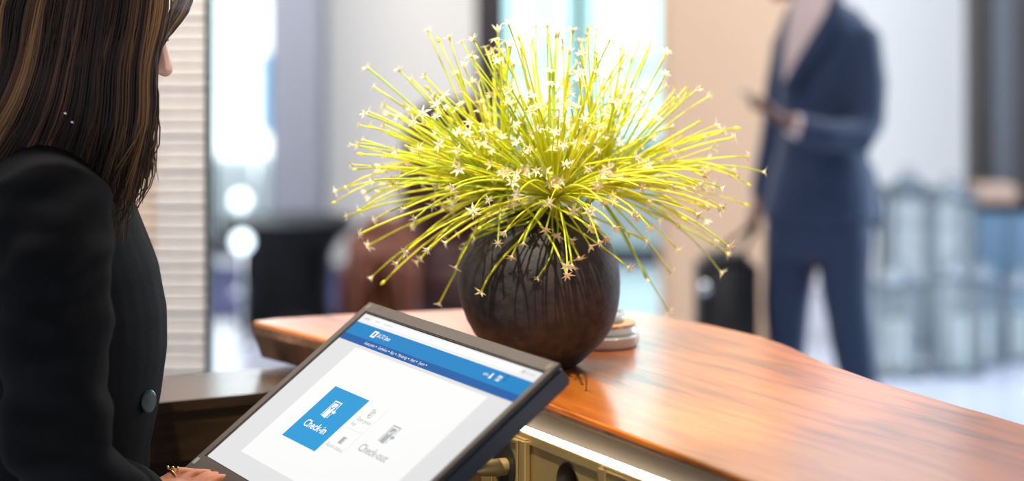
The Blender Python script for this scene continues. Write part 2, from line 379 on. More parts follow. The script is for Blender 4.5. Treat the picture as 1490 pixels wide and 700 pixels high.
for px in (1291, 1414):
    for yy in (9.73, 10.12): obj('leg', box(X(px, 9.9)-.01, X(px, 9.9)+.01, yy-.01, yy+.01, 0, ta-.021), M['mullion'], t)

# ------------------------------------------------------------------ reception desk
SL = 1.065
desk = thing('reception_desk', L(.3, -.1, 0), 'reception desk with a brass cable channel under the thick live edge wooden counter slab', 'desk')
near = [(-.90, 1900)]
pl = []   # outline of the slab seen on its top level, from the left tip along the staff side
for p in ((368, 467), (383, 471), (420, 480), (455, 489), (484, 496), (560, 517), (640, 540), (720, 564), (790, 585), (880, 619), (990, 661), (1090, 700)): pl.append(PZ(p[0], p[1], SL))
pl = [Vector((p.x, p.y)) for p in pl]
for s in (.75, 1.1, 1.6): q = L(s, .01, 0); pl.append(Vector((q.x, q.y)))
q = L(1.6, -.5, 0); pl.append(Vector((q.x, q.y))); q = L(1.1, -.47, 0); pl.append(Vector((q.x, q.y)))
for p in ((1560, 640), (1490, 617), (1440, 602), (1400, 591), (1340, 573), (1280, 555), (1240, 541), (1205, 529), (1180, 518), (1160, 508), (1140, 500), (1110, 490), (1080, 483), (1040, 474), (1000, 466), (970, 460), (930, 454), (880, 449), (800, 446), (730, 447), (670, 450), (600, 453), (520, 456), (450, 460), (400, 463)):
    q = PZ(p[0], p[1], SL); pl.append(Vector((q.x, q.y)))
bm = bmesh.new(); cx = sum(p.x for p in pl)/len(pl); cy = sum(p.y for p in pl)/len(pl)
# subdivide outline for a wavy live edge
fine = []
for i, p in enumerate(pl):
    q = pl[(i+1) % len(pl)]; n = max(1, int((q-p).length/.02))
    for k in range(n): fine.append(p.lerp(q, k/n))
cen = Vector((cx, cy)); rings = []
def nrm(i):
    d = fine[(i+1) % len(fine)]-fine[i-1]; d.normalize(); return Vector((-d.y, d.x))
area = sum(fine[i-1].x*fine[i].y-fine[i].x*fine[i-1].y for i in range(len(fine)))
sg = 1 if area > 0 else -1          # inward normal sign
for z, ins in ((SL, .004), (SL-.0015, .0012), (SL-.006, 0), (SL-.018, .002), (SL-.034, .010), (SL-.048, .016), (SL-.055, .022)):
    ring = []
    for i, p in enumerate(fine):
        nn = nrm(i)*sg
        rough_side = 0
        s_ = (Vector(p)-E0).dot(RR)
        if s_ < -.45 or (Vector(p)-E0).dot(NN) < -.2: rough_side = 1
        w_ = noise.noise(Vector((p.x*14, p.y*14, z*30)))*.006*rough_side*(1 if ins else 0)
        k = 1 if rough_side else (.25 if z > SL-.02 else .25)
        d = ins*k*(.55 if rough_side else 1)+w_
        if ins == .004 or ins == .0012: d = ins
        ring.append(bm.verts.new((p.x+nn.x*d, p.y+nn.y*d, z)))
    rings.append(ring)
for a, b in zip(rings, rings[1:]):
    for i in range(len(a)): bm.faces.new((a[i], a[(i+1) % len(a)], b[(i+1) % len(a)], b[i]))
bm.faces.new(rings[0]); bm.faces.new(rings[-1][::-1])
slab = obj('counter_slab', bm, M['slab'], desk); slab.data.materials.append(M['bark'])
for p in slab.data.polygons:
    c = p.center+wl(desk)
    if c.z < SL-.004 and abs(p.normal.z) < .9 or p.normal.z < -.9: p.material_index = 1
slab['label'] = 'thick polished orange brown live edge wooden slab'
# brass edge and cable channel
SE = 1.6
obj('edge_trim', lbox(-.40, SE, .0075, .0125, SL-.052, SL-.0075, .0008, 1), M['brass_trim'], desk)['label'] = 'bronze strip along the slab edge'
obj('light_strip', lbox(-.36, SE, .013, .030, 1.0262, 1.0345, .001, 1), M['led'], desk)['label'] = 'glowing white light strip'
# channel front with a round cable hole: built as a plate around the hole
FT = .030
hs, hz, hr = .1155, .992, .0245
def lp(s, t, z): return L(s, t, z)
bm = bmesh.new(); n = 40
def plate_with_hole(bm, s0, s1, z0, z1, t0, t1):
    outer = []
    for i in range(n):
        a = 2*PI*i/n; c, s = math.cos(a), math.sin(a)
        k = min(abs((s1-hs)/c) if c > 1e-6 else 9, abs((hs-s0)/c) if c < -1e-6 else 9, abs((z1-hz)/s) if s > 1e-6 else 9, abs((hz-z0)/s) if s < -1e-6 else 9)
        outer.append((hs+c*k, hz+s*k))
    f = []
    for t in (t0, t1):
        f.append(([bm.verts.new(lp(hs+hr*math.cos(2*PI*i/n), t, hz+hr*math.sin(2*PI*i/n))) for i in range(n)], [bm.verts.new(lp(a, t, b)) for a, b in outer]))
    for i in range(n):
        j = (i+1) % n
        for inn, out in f: bm.faces.new((inn[i], inn[j], out[j], out[i]))
        bm.faces.new((f[0][0][i], f[0][0][j], f[1][0][j], f[1][0][i])); bm.faces.new((f[0][1][i], f[0][1][j], f[1][1][j], f[1][1][i]))
zt = 1.026
plate_with_hole(bm, hs-.034, hs+.034, hz-.036, zt, FT-.004, FT)
lbox(-.36, hs-.034, FT-.004, FT, .76, zt, bm=bm); lbox(hs+.034, SE, FT-.004, FT, .76, zt, bm=bm); lbox(hs-.034, hs+.034, FT-.004, FT, .76, hz-.036, bm=bm)
obj('channel_front', bm, M['brass'], desk)
obj('channel_lip', lbox(-.36, SE, FT+.0005, FT+.003, 1.0215, 1.0335, .0008, 1), M['brass'], desk)
obj('channel_back', lbox(-.36, SE, -.09, -.08, .76, 1.005), M['hole'], desk)
q = bmesh.new()
for i in range(n):
    a0, a1 = 2*PI*i/n, 2*PI*(i+1)/n
    P_ = [lp(hs+r*math.cos(a), t, hz+r*math.sin(a)) for (r, t) in ((hr-.0001, FT-.03), (hr-.0001, FT+.0012), (hr+.0022, FT+.0012), (hr+.0022, FT)) for a in (a0, a1)]
    v = [q.verts.new(p) for p in P_]
    for k in (0, 2, 4): q.faces.new((v[k], v[k+1], v[k+3], v[k+2]))
bmesh.ops.remove_doubles(q, verts=q.verts, dist=1e-6)
obj('hole_rim', q, M['brass_trim'], desk, True)
obj('hole_bottom', lbox(hs-.03, hs+.03, FT-.034, FT-.031, hz-.03, hz+.03), M['hole'], desk)
for s_, z_ in ((.005, 1.013), (.19, 1.018), (.42, 1.018), (.15, .955)):
    q = bmesh.new(); tube(q, [L(s_, FT, z_), L(s_, FT+.0012, z_)], [.0028, .0022], 10, False); obj('screw', q, M['brass'], desk, True)
def socket(sc, zc, wd, hh, label):
    t_ = thing('power_socket', L(sc, FT, zc-hh/2), label, 'socket', None)
    fr = bmesh.new()
    lbox(sc-wd/2, sc+wd/2, FT+.0005, FT+.010, zc-hh/2, zc+hh/2, .0025, 3, bm=fr)
    obj('cover', fr, M['brass'], t_, True, .7)
    iw = wd*.36
    fr = bmesh.new()
    lbox(sc-iw, sc+iw, FT+.0105, FT+.0125, zc+iw-.004, zc+iw, .0006, 1, bm=fr); lbox(sc-iw, sc+iw, FT+.0105, FT+.0125, zc-iw, zc-iw+.004, .0006, 1, bm=fr)
    lbox(sc-iw, sc-iw+.004, FT+.0105, FT+.0125, zc-iw+.004, zc+iw-.004, .0006, 1, bm=fr); lbox(sc+iw-.004, sc+iw, FT+.0105, FT+.0125, zc-iw+.004, zc+iw-.004, .0006, 1, bm=fr)
    obj('insert_frame', fr, M['brass'], t_)
    q = bmesh.new(); tube(q, [L(sc, FT+.0103, zc), L(sc, FT+.0112, zc)], [iw*.8, iw*.8], 32, False); obj('socket_well', q, M['hole'], t_)
    return t_
socket(-.022, .990, .098, .075, 'brass coloured power socket in the cable channel with a plug in it')
socket(.262, .990, .130, .085, 'brass coloured power socket beyond the round cable hole')
t = thing('power_plug', L(-.022, .045, .978), 'beige plug with ribbed cable sleeve in the power socket', 'plug')
q = bmesh.new(); tube(q, [L(-.018, FT+.0115, .988), L(-.020, FT+.028, .988), L(-.026, FT+.044, .987)], [.0105, .0105, .0085], 20, True); obj('plug_body', q, M['brass'], t, True)
q = bmesh.new(); pts = [L(-.026-.006*k, FT+.046+.0042*k, .987-.0003*k) for k in range(7)]; tube(q, pts, [.0082 if k % 2 == 0 else .0055 for k in range(7)], 16, False); obj('cable_sleeve', q, M['brass'], t, True)
q = bmesh.new(); tube(q, catmull([L(-.062, FT+.071, .985), L(-.09, FT+.088, .98), L(-.12, FT+.09, .95), L(-.14, FT+.08, .88), L(-.15, FT+.07, .80), L(-.18, FT+.07, .77)], 5), .0035, 8); obj('cable', q, M['hole'], t, True)
t = thing('power_adapter', L(-.105, .06, .93), 'boxy beige power adapter plugged into the cable channel behind the monitor', 'adapter')
obj('adapter_body', lbox(-.135, -.082, FT+.001, FT+.055, .925, .975, .005, 3), M['brass'], t, True, .7)
obj('release_bar', lbox(-.175, -.14, FT+.02, FT+.035, .952, .962, .002, 2), M['brass'], t, True, .7)
# desk body, lower work surface, return ledge
obj('body_panel', lbox(-.55, SE, -.32, -.30, 0, SL-.056), M['dark_wood'], desk)
obj('work_surface', lbox(-.525, SE, -.07, .36, .735, .76, .004), M['dark_wood'], desk)
obj('pedestal', lbox(.6, 1.0, -.05, .32, 0, .734, .004), M['dark_wood'], desk)
obj('return_ledge', lbox(-.712, -.528, -.28, .350, .984, 1.0, .0015), M['dark_wood'], desk)['label'] = 'glossy dark ledge beyond the end of the slab'
obj('fascia', lbox(-.70, -.536, -.27, .345, .915, .9825, .001), M['dark_wood'], desk)
obj('under_ledge_shade', lbox(-.70, -.56, -.27, .340, 0, .913), M['hole'], desk)  # near-black block standing in for the deep shade under the ledge

# ------------------------------------------------------------------ monitor
U = .03
rV = Vector((.46797, -.88374, 0)); dV = Vector((-.70632, -.37402, -.60101)); oV = rV.cross(dV)*-1
if oV.y > 0: oV = -oV                       # towards the viewer
T0 = Vector((-.19003, 2.64377, CZ-.40781))
def SP(u, v, off=0): return T0+rV*(u*U)+dV*(v*U)+oV*off
def sbox(u0, u1, v0, v1, o0, o1, bv=0, seg=2, bm=None):
    b = bmesh.new(); hexa(b, [SP(u0, v0, o0), SP(u1, v0, o0), SP(u1, v1, o0), SP(u0, v1, o0), SP(u0, v0, o1), SP(u1, v0, o1), SP(u1, v1, o1), SP(u0, v1, o1)])
    bevel(b, bv, seg); return join(bm, b)
M['bezel'] = mat('dark_grey_monitor_plastic', hexc(66, 57, 52), .5, bump=.1, bscale=500)
M['edge'] = mat('slate_monitor_edge', hexc(58, 64, 78), .4, .2)
M['dot'] = mat('dull_bronze_dot', hexc(104, 88, 70), .5)
M['gap'] = mat('black_gasket', (.004, .004, .004), .6)
def em(name, rgb, s=1.0):
    m = bpy.data.materials.new(name); m.use_nodes = True; P = m.node_tree.nodes['Principled BSDF']; c = hexc(*rgb)
    P.inputs['Base Color'].default_value = (0.01, 0.01, 0.01, 1); P.inputs['Roughness'].default_value = .6; P.inputs['Specular IOR Level'].default_value = .02
    P.inputs['Emission Color'].default_value = c; P.inputs['Emission Strength'].default_value = s; return m
ES = .84
M['s_page'] = em('screen_page', (228, 228, 229), ES); M['s_panel'] = em('screen_panel', (250, 250, 250), ES)
M['s_head'] = em('screen_header_blue', (0, 132, 198), ES); M['s_menu'] = em('screen_menu_blue', (0, 92, 166), ES)
M['s_tile'] = em('screen_tile_blue', (34, 155, 216), ES); M['s_white'] = em('screen_white', (255, 255, 255), ES)
M['s_grey'] = em('screen_grey', (176, 178, 180), ES); M['s_line'] = em('screen_line', (222, 223, 224), ES); M['s_bar'] = em('screen_bar', (240, 240, 241), ES)
M['s_dark'] = em('screen_dark', (0, 84, 130), ES)
T = PX(530, 560, 2.4)
foot = SP(8, 4.5, -.1); mon = thing('monitor', (foot.x+.03, foot.y+.02, .761), 'dark grey touchscreen monitor showing a check-in page on the reception desk', 'monitor')
# housing with a recessed front: back shell + four bezel bars
obj('housing', sbox(-.57, 16.42, -.57, 9.95, -.026, -.0035, .003, 3), M['edge'], mon, True, .7)
bz = bmesh.new()
sbox(-.60, 16.45, -.60, -.05, -.0030, .0022, .0012, 2, bm=bz); sbox(-.60, 16.45, 9.05, 9.98, -.0030, .0022, .0012, 2, bm=bz)
sbox(-.60, -.05, -.60, 9.98, -.0030, .00215, .0012, 2, bm=bz); sbox(16.05, 16.45, -.60, 9.98, -.0030, .00215, .0012, 2, bm=bz)
obj('bezel', bz, M['bezel'], mon)
obj('gasket', sbox(-.052, 16.052, -.052, 9.052, -.0034, -.0012), M['gap'], mon)
scr = obj('screen', sbox(0, 16, 0, 9, -.0011, 0.0), M['s_page'], mon)
scr['label'] = 'lit display with blue header and check-in tile'
def ui(name, u0, u1, v0, v1, lev, m): return obj(name, sbox(u0, u1, v0, v1, .00002+lev*.00012-.00004, .00002+lev*.00012+.00004), M[m], scr)
ui('browser_bar', 0, 16, 0, .50, 1, 's_bar'); ui('address_field', 1.15, 14.45, .08, .36, 2, 's_white')
ui('header_band', 0, 16, .50, 1.2, 1, 's_head'); ui('menu_band', 0, 16, 1.2, 1.56, 1, 's_menu')
ui('content_panel', 2.08, 14.23, 1.72, 8.12, 1, 's_panel'); ui('check_in_tile', 3.74, 7.17, 3.75, 6.68, 2, 's_tile')
def poly(bm, pts, lev):
    a = [bm.verts.new(SP(u, v, .00002+lev*.00012-.00004)) for u, v in pts]; b = [bm.verts.new(SP(u, v, .00002+lev*.00012+.00004)) for u, v in pts]
    n_ = len(pts); bm.faces.new(a[::-1]); bm.faces.new(b)
    for i in range(n_): bm.faces.new((a[i], a[(i+1) % n_], b[(i+1) % n_], b[i]))
def rect(bm, u0, u1, v0, v1, lev): poly(bm, [(u0, v0), (u1, v0), (u1, v1), (u0, v1)], lev)
def text(s, u0, u1, vb, size, lev, m, bold=0.0):
    c = bpy.data.curves.new('t', 'FONT'); c.body = s; c.size = 1; c.offset = bold; c.resolution_u = 2
    o = bpy.data.objects.new('t', c); COL.objects.link(o)
    me = bpy.data.meshes.new_from_object(o.evaluated_get(bpy.context.evaluated_depsgraph_get())); bpy.data.objects.remove(o)
    xs = [v.co.x for v in me.vertices]; x0, x1 = min(xs), max(xs); k = (u1-u0)/(x1-x0)
    for v in me.vertices: v.co = SP(u0+(v.co.x-x0)*k, vb-v.co.y*size, .00002+lev*.00012)
    return finish('lettering', me, M[m], scr)
text('Check-in', 4.36, 6.52, 5.90, .52, 3, 's_white', .018)
text('Check-out', 9.75, 12.25, 5.84, .52, 3, 's_grey', .014)
text('Copy guest', 7.60, 8.92, 4.72, .26, 3, 's_grey'); text('key', 7.60, 8.0, 5.00, .26, 3, 's_grey')
text('Room status', 7.42, 8.94, 6.24, .26, 3, 's_grey')
text('SALTO Space', 2.76, 4.03, .93, .32, 3, 's_white', .008)
for s_, a, b in (('Access points', 2.40, 3.42), ('Cardholders', 3.80, 4.68), ('Keys', 5.03, 5.38), ('Monitoring', 5.76, 6.60), ('Hotel', 6.98, 7.36), ('System', 7.74, 8.25)):
    text(s_, a, b, 1.44, .22, 3, 's_white')
    q = bmesh.new(); poly(q, [(b+.09, 1.34), (b+.21, 1.34), (b+.15, 1.41)], 3); obj('menu_arrow', q, M['s_white'], scr)
text('admin', 12.52, 12.92, .90, .22, 3, 's_white'); text('https://  localhost', 1.4, 3.2, .26, .17, 3, 's_grey'); text('Not secure', 14.95, 15.7, .26, .17, 3, 's_grey')
q = bmesh.new()
for k in range(3):
    c = (.42+k*.18, .24); poly(q, [(c[0]+.05*math.cos(a*PI/4), c[1]+.05*math.sin(a*PI/4)) for a in range(8)], 3)
poly(q, [(14.72, .14), (14.84, .14), (14.84, .28), (14.72, .28)], 3)
obj('browser_marks', q, M['s_grey'], scr)
def door_icon(u0, v0, k, m):
    q = bmesh.new(); 
    def R_(a, b, c, d): rect(q, u0+a*k, u0+b*k, v0+c*k, v0+d*k, 3)
    R_(0, .06, 0, 1); R_(.06, .74, 0, .07); R_(.74, .80, 0, .42); R_(.74, .80, .78, 1)
    poly(q, [(u0+.14*k, v0+.14*k), (u0+.62*k, v0+.14*k), (u0+.62*k, v0+1.05*k), (u0+.14*k, v0+1.0*k)], 3)
    obj('door_symbol', q, M[m], scr)
    q = bmesh.new(); poly(q, [(u0+a*k, v0+b*k) for a, b in ((.66, .60), (.86, .44), (.86, .53), (1.02, .53), (1.02, .67), (.86, .67), (.86, .76))], 4); obj('arrow_symbol', q, M[m], scr)
    q = bmesh.new(); poly(q, [(u0+a*k, v0+b*k) for a, b in ((.22, .42), (.27, .38), (.34, .47), (.50, .28), (.55, .33), (.34, .57))], 4); obj('tick_symbol', q, M['s_tile' if m == 's_white' else 's_panel'], scr)
door_icon(4.90, 4.33, .86, 's_white'); door_icon(10.44, 4.28, .86, 's_grey')
q = bmesh.new(); rect(q, 2.22, 2.66, .66, 1.02, 3); obj('logo_mark', q, M['s_white'], scr)
q = bmesh.new(); rect(q, 2.37, 2.52, .74, .94, 4); obj('logo_centre', q, M['s_head'], scr)
def outline(bm, u0, u1, v0, v1, w_, lev):
    rect(bm, u0, u1, v0, v0+w_, lev); rect(bm, u0, u1, v1-w_, v1, lev); rect(bm, u0, u0+w_, v0+w_, v1-w_, lev); rect(bm, u1-w_, u1, v0+w_, v1-w_, lev)
q = bmesh.new(); outline(q, 8.08, 8.30, 4.02, 4.36, .035, 3); outline(q, 8.20, 8.46, 4.12, 4.46, .035, 4); obj('copy_symbol', q, M['s_grey'], scr)
q = bmesh.new(); rect(q, 8.05, 8.30, 5.58, 5.94, 3)
for k in range(3): rect(q, 8.33, 8.40, 5.58+.13*k, 5.67+.13*k, 3)
obj('status_symbol', q, M['s_grey'], scr)
q = bmesh.new(); poly(q, [(13.14+.07*math.cos(a*PI/4), .76+.07*math.sin(a*PI/4)) for a in range(8)], 3); poly(q, [(13.09, .82), (13.19, .82), (13.25, .96), (13.03, .96)], 3); obj('user_symbol', q, M['s_white'], scr)
q = bmesh.new(); outline(q, 13.62, 13.90, .70, .96, .035, 3); rect(q, 13.72, 13.80, .80, .92, 3); rect(q, 13.62, 13.90, .735, .765, 4); obj('calendar_symbol', q, M['s_white'], scr)
q = bmesh.new()
for c in ((14.16, .62), (14.17, .82)): poly(q, [(c[0]+.07*math.cos(a*PI/4), c[1]+.07*math.sin(a*PI/4)) for a in range(8)], 3)
obj('status_dots', q, M['s_dark'], scr)
q = bmesh.new(); rect(q, 7.3, 9.06, 5.16, 5.18, 3); rect(q, 9.07, 9.09, 3.78, 6.4, 3); obj('divider_lines', q, M['s_line'], scr)
obj('bezel_mark', sbox(-.42, -.10, 9.28, 9.62, .0023, .0026), mat('grey_badge', hexc(140, 150, 145), .4, .3), mon)['label'] = 'small silver badge'
for u_, v_ in ((-.20, -.34), (16.05, -.32)):
    q = bmesh.new(); c = SP(u_, v_, .0022); tube(q, [c, c+oV*.0004], .005, 16, False); obj('sensor_dot', q, M['dot'], mon)
# stand
q = bmesh.new(); a = SP(8, 5, -.027); tube(q, [a, a-oV*.05, Vector((foot.x+.03, foot.y+.02, .90)), Vector((foot.x+.03, foot.y+.02, .775))], [.022, .024, .024, .026], 16, False); obj('stand_arm', q, M['edge'], mon, True)
q = bmesh.new(); lathe(q, (foot.x+.03, foot.y+.02, .761), [(.10, 0), (.10, .008), (.03, .016)], 40); obj('stand_base', q, M['edge'], mon, True, .6)

# ------------------------------------------------------------------ vase
def vase_mat():
    m = mat('rough_dark_clay', hexc(40, 32, 30), .66); nt = m.node_tree; N = nt.nodes; K = nt.links; P = N['Principled BSDF']
    tc = N.new('ShaderNodeTexCoord')
    n1 = N.new('ShaderNodeTexNoise'); n1.inputs['Scale'].default_value = 160; n1.inputs['Detail'].default_value = 8; K.new(tc.outputs['Object'], n1.inputs['Vector'])
    mp = N.new('ShaderNodeMapping'); mp.inputs['Scale'].default_value = (70, 70, 80); K.new(tc.outputs['Object'], mp.inputs[0])
    n2 = N.new('ShaderNodeTexNoise'); n2.inputs['Scale'].default_value = 1; n2.inputs['Detail'].default_value = 6; K.new(mp.outputs[0], n2.inputs['Vector'])
    v = N.new('ShaderNodeTexVoronoi'); v.inputs['Scale'].default_value = 130; K.new(tc.outputs['Object'], v.inputs['Vector'])
    r = N.new('ShaderNodeMapRange'); r.inputs[1].default_value = 0; r.inputs[2].default_value = .22; K.new(v.outputs['Distance'], r.inputs[0])
    a = N.new('ShaderNodeMath'); a.operation = 'MULTIPLY_ADD'; a.inputs[1].default_value = .35; K.new(r.outputs[0], a.inputs[0]); K.new(n1.outputs[0], a.inputs[2])
    b2 = N.new('ShaderNodeMath'); b2.operation = 'ADD'; K.new(a.outputs[0], b2.inputs[0]); K.new(n2.outputs[0], b2.inputs[1])
    b = N.new('ShaderNodeBump'); b.inputs['Strength'].default_value = .55; b.inputs['Distance'].default_value = .0012
    K.new(b2.outputs[0], b.inputs['Height']); K.new(b.outputs[0], P.inputs['Normal'])
    cr = N.new('ShaderNodeValToRGB'); K.new(n2.outputs[0], cr.inputs[0]); e = cr.color_ramp.elements
    e[0].position = .35; e[0].color = hexc(26, 21, 19); e[1].position = .7; e[1].color = hexc(58, 47, 41); K.new(cr.outputs[0], P.inputs['Base Color'])
    return m
VC = Vector((.0374, 2.70, SL+.0005))
t = thing('vase', VC, 'round dark brown rough clay vase holding the flowers on the wooden counter', 'vase')
prof_px = [(534, 46), (533, 53), (526, 62), (515, 73), (500, 88), (486, 98), (468, 107.5), (449, 113.5), (430, 117), (412, 118), (393, 116.5), (375, 112), (358, 104), (345, 94), (335, 83), (328, 72), (323, 62), (319, 55), (314, 51), (309, 51), (306, 54)]
sc_ = 1/1096.
prof = [(r*sc_, (534-y)*sc_) for y, r in prof_px]
inner = [(r-.007, z) for r, z in prof[::-1]][1:]; inner[0] = (prof[-1][0]-.006, prof[-1][1]); inner = [(max(r, .03), max(z, .012)) for r, z in inner if z > .01]
q = bmesh.new()
full = prof+inner
loft(q, [(Vector((VC.x+.0015*math.sin(z*40), VC.y, VC.z+z)), Vector((r, 0, 0)), Vector((0, r*.99, 0))) for r, z in full], 96)
M['vase'] = vase_mat()
obj('body', q, M['vase'], t, True)
# ------------------------------------------------------------------ white stacked stand behind the vase
c = Vector((X(873, 2.84), 2.86, SL+.0005))
t = thing('round_stand', c, 'round white stepped stand with an orange wooden ring, half hidden behind the vase', 'stand')
M['wht'] = mat('white_ceramic', hexc(222, 230, 232), .3, coat=.3); M['wring'] = mat('pale_orange_wood', hexc(226, 170, 110), .5, vary=.1, vscale=20)
def disc(name, r0, z0, z1, m, r1=None, bv=.0025):
    q = bmesh.new(); r1 = r1 or r0; lathe(q, c, [(r0-bv, z0), (r0, z0+bv), (r1, z1-bv), (r1-bv, z1)], 64); return obj(name, q, m, t, True, .9)
disc('lower_ring', .0545, 0, .0175, M['wht'], .056); disc('upper_ring', .0535, .0178, .029, M['wht'], .0515); disc('wooden_ring', .0505, .0293, .033, M['wring'], bv=.001)
disc('inner_disc', .036, .0333, .043, M['wht']); disc('glass_disc', .034, .0433, .047, M['lantern_glass'], bv=.001); disc('top_dome', .030, .0473, .062, M['wht'], .018, .003)

# ------------------------------------------------------------------ flowers
M['stem'] = mat('yellow_green_stalk', hexc(232, 232, 48), .45, vary=.22, vscale=30, translucent=.38)
M['stem2'] = mat('green_stalk', hexc(206, 220, 64), .45, vary=.2, vscale=30, translucent=.35)
M['stem3'] = mat('lemon_stalk', hexc(244, 238, 84), .45, vary=.15, vscale=30, translucent=.4)
M['petal'] = mat('cream_petal', hexc(252, 242, 206), .5, vary=.08, vscale=60, translucent=.35)
M['petal2'] = mat('straw_petal', hexc(244, 226, 168), .5, vary=.12, vscale=60, translucent=.35)
M['scape'] = mat('thick_green_scape', hexc(120, 140, 40), .5, vary=.2, vscale=30)
def floret_mesh(kind, m):
    bm = bmesh.new()
    if kind == 'bud':
        lathe(bm, (0, 0, -.001), [(.0012, 0), (.0024, .002), (.0028, .005), (.0018, .0085), (.0003, .011)], 8)
    else:
        ang = {'open': 1.25, 'half': .95, 'shut': .6, 'wide': 1.5}[kind]
        lathe(bm, (0, 0, -.001), [(.0011, 0), (.0022, .0012), (.0024, .003), (.0010, .0045)], 7)
        for i in range(6):
            a = 2*PI*i/6+random.uniform(-.15, .15); rd = Vector((math.cos(a), math.sin(a), 0)); sd = Vector((-rd.y, rd.x, 0)); an = ang+random.uniform(-.2, .2)
            ln = random.uniform(.0115, .0145)
            def P_(f, w_, up=0): 
                an2 = an*(.75+.35*f)
                return rd*(math.sin(an2)*ln*f)+Vector((0, 0, math.cos(an2)*ln*f+.001+up))+sd*w_
            vs = [bm.verts.new(p) for p in (P_(.05, -.0007), P_(.05, .0007), P_(.4, .0019), P_(.4, -.0019), P_(1, 0), P_(.4, 0, -.0007), P_(.05, 0, -.0009))]
            for f in ((0, 3, 5, 6), (6, 5, 2, 1), (3, 4, 5), (5, 4, 2), (0, 1, 2, 3), (3, 2, 4)):
                try: bm.faces.new([vs[k] for k in f])
                except ValueError: pass
    bmesh.ops.recalc_face_normals(bm, faces=bm.faces)
    me = bpy.data.meshes.new('floret'); bm.to_mesh(me); bm.free(); me.materials.append(m); return me
FM = [floret_mesh(k, m) for k, m in (('open', M['petal']), ('half', M['petal']), ('wide', M['petal']), ('open', M['petal2']), ('half', M['petal2']), ('shut', M['petal']), ('bud', M['stem3']))]
def head_flower(center, targets, count, lab, seed, maxr, bias, root):
    rnd = random.Random(seed); t_ = thing('allium_flower', Vector((VC.x, VC.y, SL+.02)), lab, 'flower', 'spidery green flower heads in the vase')
    b0 = wl(t_)
    q = bmesh.new(); tube(q, catmull([root, root.lerp(center, .5)+Vector((0, 0, .02)), center], 5), .0045, 8); obj('scape', q, M['scape'], t_, True)
    q = bmesh.new(); ball(q, center, .009, 12, 8); obj('flower_core', q, M['stem'], t_, True)
    tips = []
    for px, py in targets:
        D = center.y+rnd.uniform(-.07, .07); tips.append((PX(px, py, D), True))
    while len(tips) < len(targets)+count:
        d = Vector((rnd.gauss(0, 1), rnd.gauss(0, 1), rnd.gauss(0, 1))).normalized()
        d = (d+bias*rnd.random()).normalized()
        if d.z < -.45: continue
        if d.z < -.15 and rnd.random() < .6: continue
        r = maxr*rnd.uniform(.30, .98)*(1-.22*max(0, d.z)*0)
        tip = center+d*r
        if tip.z < SL+.03: continue
        h = tip-VC
        if math.hypot(h.x, h.y) < .125 and tip.z < VC.z+.20: continue
        tips.append((tip, False))
    for tip, tgt in tips:
        v = tip-center; ln = v.length; d = v.normalized(); horiz = math.sqrt(max(0, 1-d.z*d.z))
        lift = rnd.uniform(.03, .16)*ln*horiz*(1.2 if d.z < .2 else .6)
        side = Vector((rnd.uniform(-1, 1), rnd.uniform(-1, 1), 0))*.04*ln
        c1 = center+v*.35+Vector((0, 0, lift))+side; c2 = center+v*.72+Vector((0, 0, lift*1.05))+side
        pts = []
        for k in range(9):
            s = k/8; pts.append(center*(1-s)**3+c1*3*s*(1-s)**2+c2*3*s*s*(1-s)+tip*s**3)
        # keep clear of the vase wall
        for i_, p in enumerate(pts):
            hz_ = p.z-VC.z
            if hz_ < .205:
                rr_ = 0
                for (ra, za), (rb, zb) in zip(prof, prof[1:]):
                    if za <= hz_ <= zb and zb > za: rr_ = ra+(rb-ra)*(hz_-za)/(zb-za)
                rr_ += .004; rad_ = math.hypot(p.x-VC.x, p.y-VC.y)
                if rad_ < rr_ and i_ > 2:
                    if rad_ < 1e-4: rad_ = 1e-4
                    p.x = VC.x+(p.x-VC.x)*rr_/rad_; p.y = VC.y+(p.y-VC.y)*rr_/rad_
        k = rnd.uniform(.70, 1.05)
        q = bmesh.new(); tube(q, pts, [.0014*k]*2+[.0016*k]*3+[.0014*k]*2+[.0013*k, .0015*k], 5, False)
        me = bpy.data.meshes.new('pedicel'); q.to_mesh(me); q.free(); me.materials.append(M[rnd.choices(['stem', 'stem2', 'stem3'], [6, 3, 3])[0]])
        for p in me.polygons: p.use_smooth = True
        me.transform(Matrix.Translation(-b0)); o = bpy.data.objects.new('pedicel', me); COL.objects.link(o); o.parent = t_
        f = bpy.data.objects.new('floret', rnd.choices(FM, [5, 5, 3, 3, 3, 2, 1.6])[0]); COL.objects.link(f); f.parent = o
        dr = (pts[-1]-pts[-2]).normalized(); dr = (dr+Vector((rnd.gauss(0, .12), rnd.gauss(-.12, .15), rnd.gauss(.03, .12)))).normalized()
        s = rnd.uniform(.62, .98)
        f.matrix_local = Matrix.Translation(pts[-1]-b0) @ dr.to_track_quat('Z', 'Y').to_matrix().to_4x4() @ Matrix.Rotation(rnd.random()*6, 4, 'Z') @ Matrix.Scale(s, 4)
TL = [(537, 100), (546, 128), (558, 153), (583, 104), (601, 117), (623, 45), (538, 163), (541, 184), (566, 192), (528, 204), (515, 240), (519, 246), (548, 244), (490, 277), (507, 314), (525, 305), (545, 320), (537, 357), (543, 401), (560, 409), (578, 382), (613, 375), (640, 440), (664, 388), (624, 130), (600, 160), (580, 170), (640, 62), (690, 85), (668, 105), (697, 125), (608, 380), (590, 300), (585, 225), (620, 180), (648, 300), (600, 330), (690, 380)]
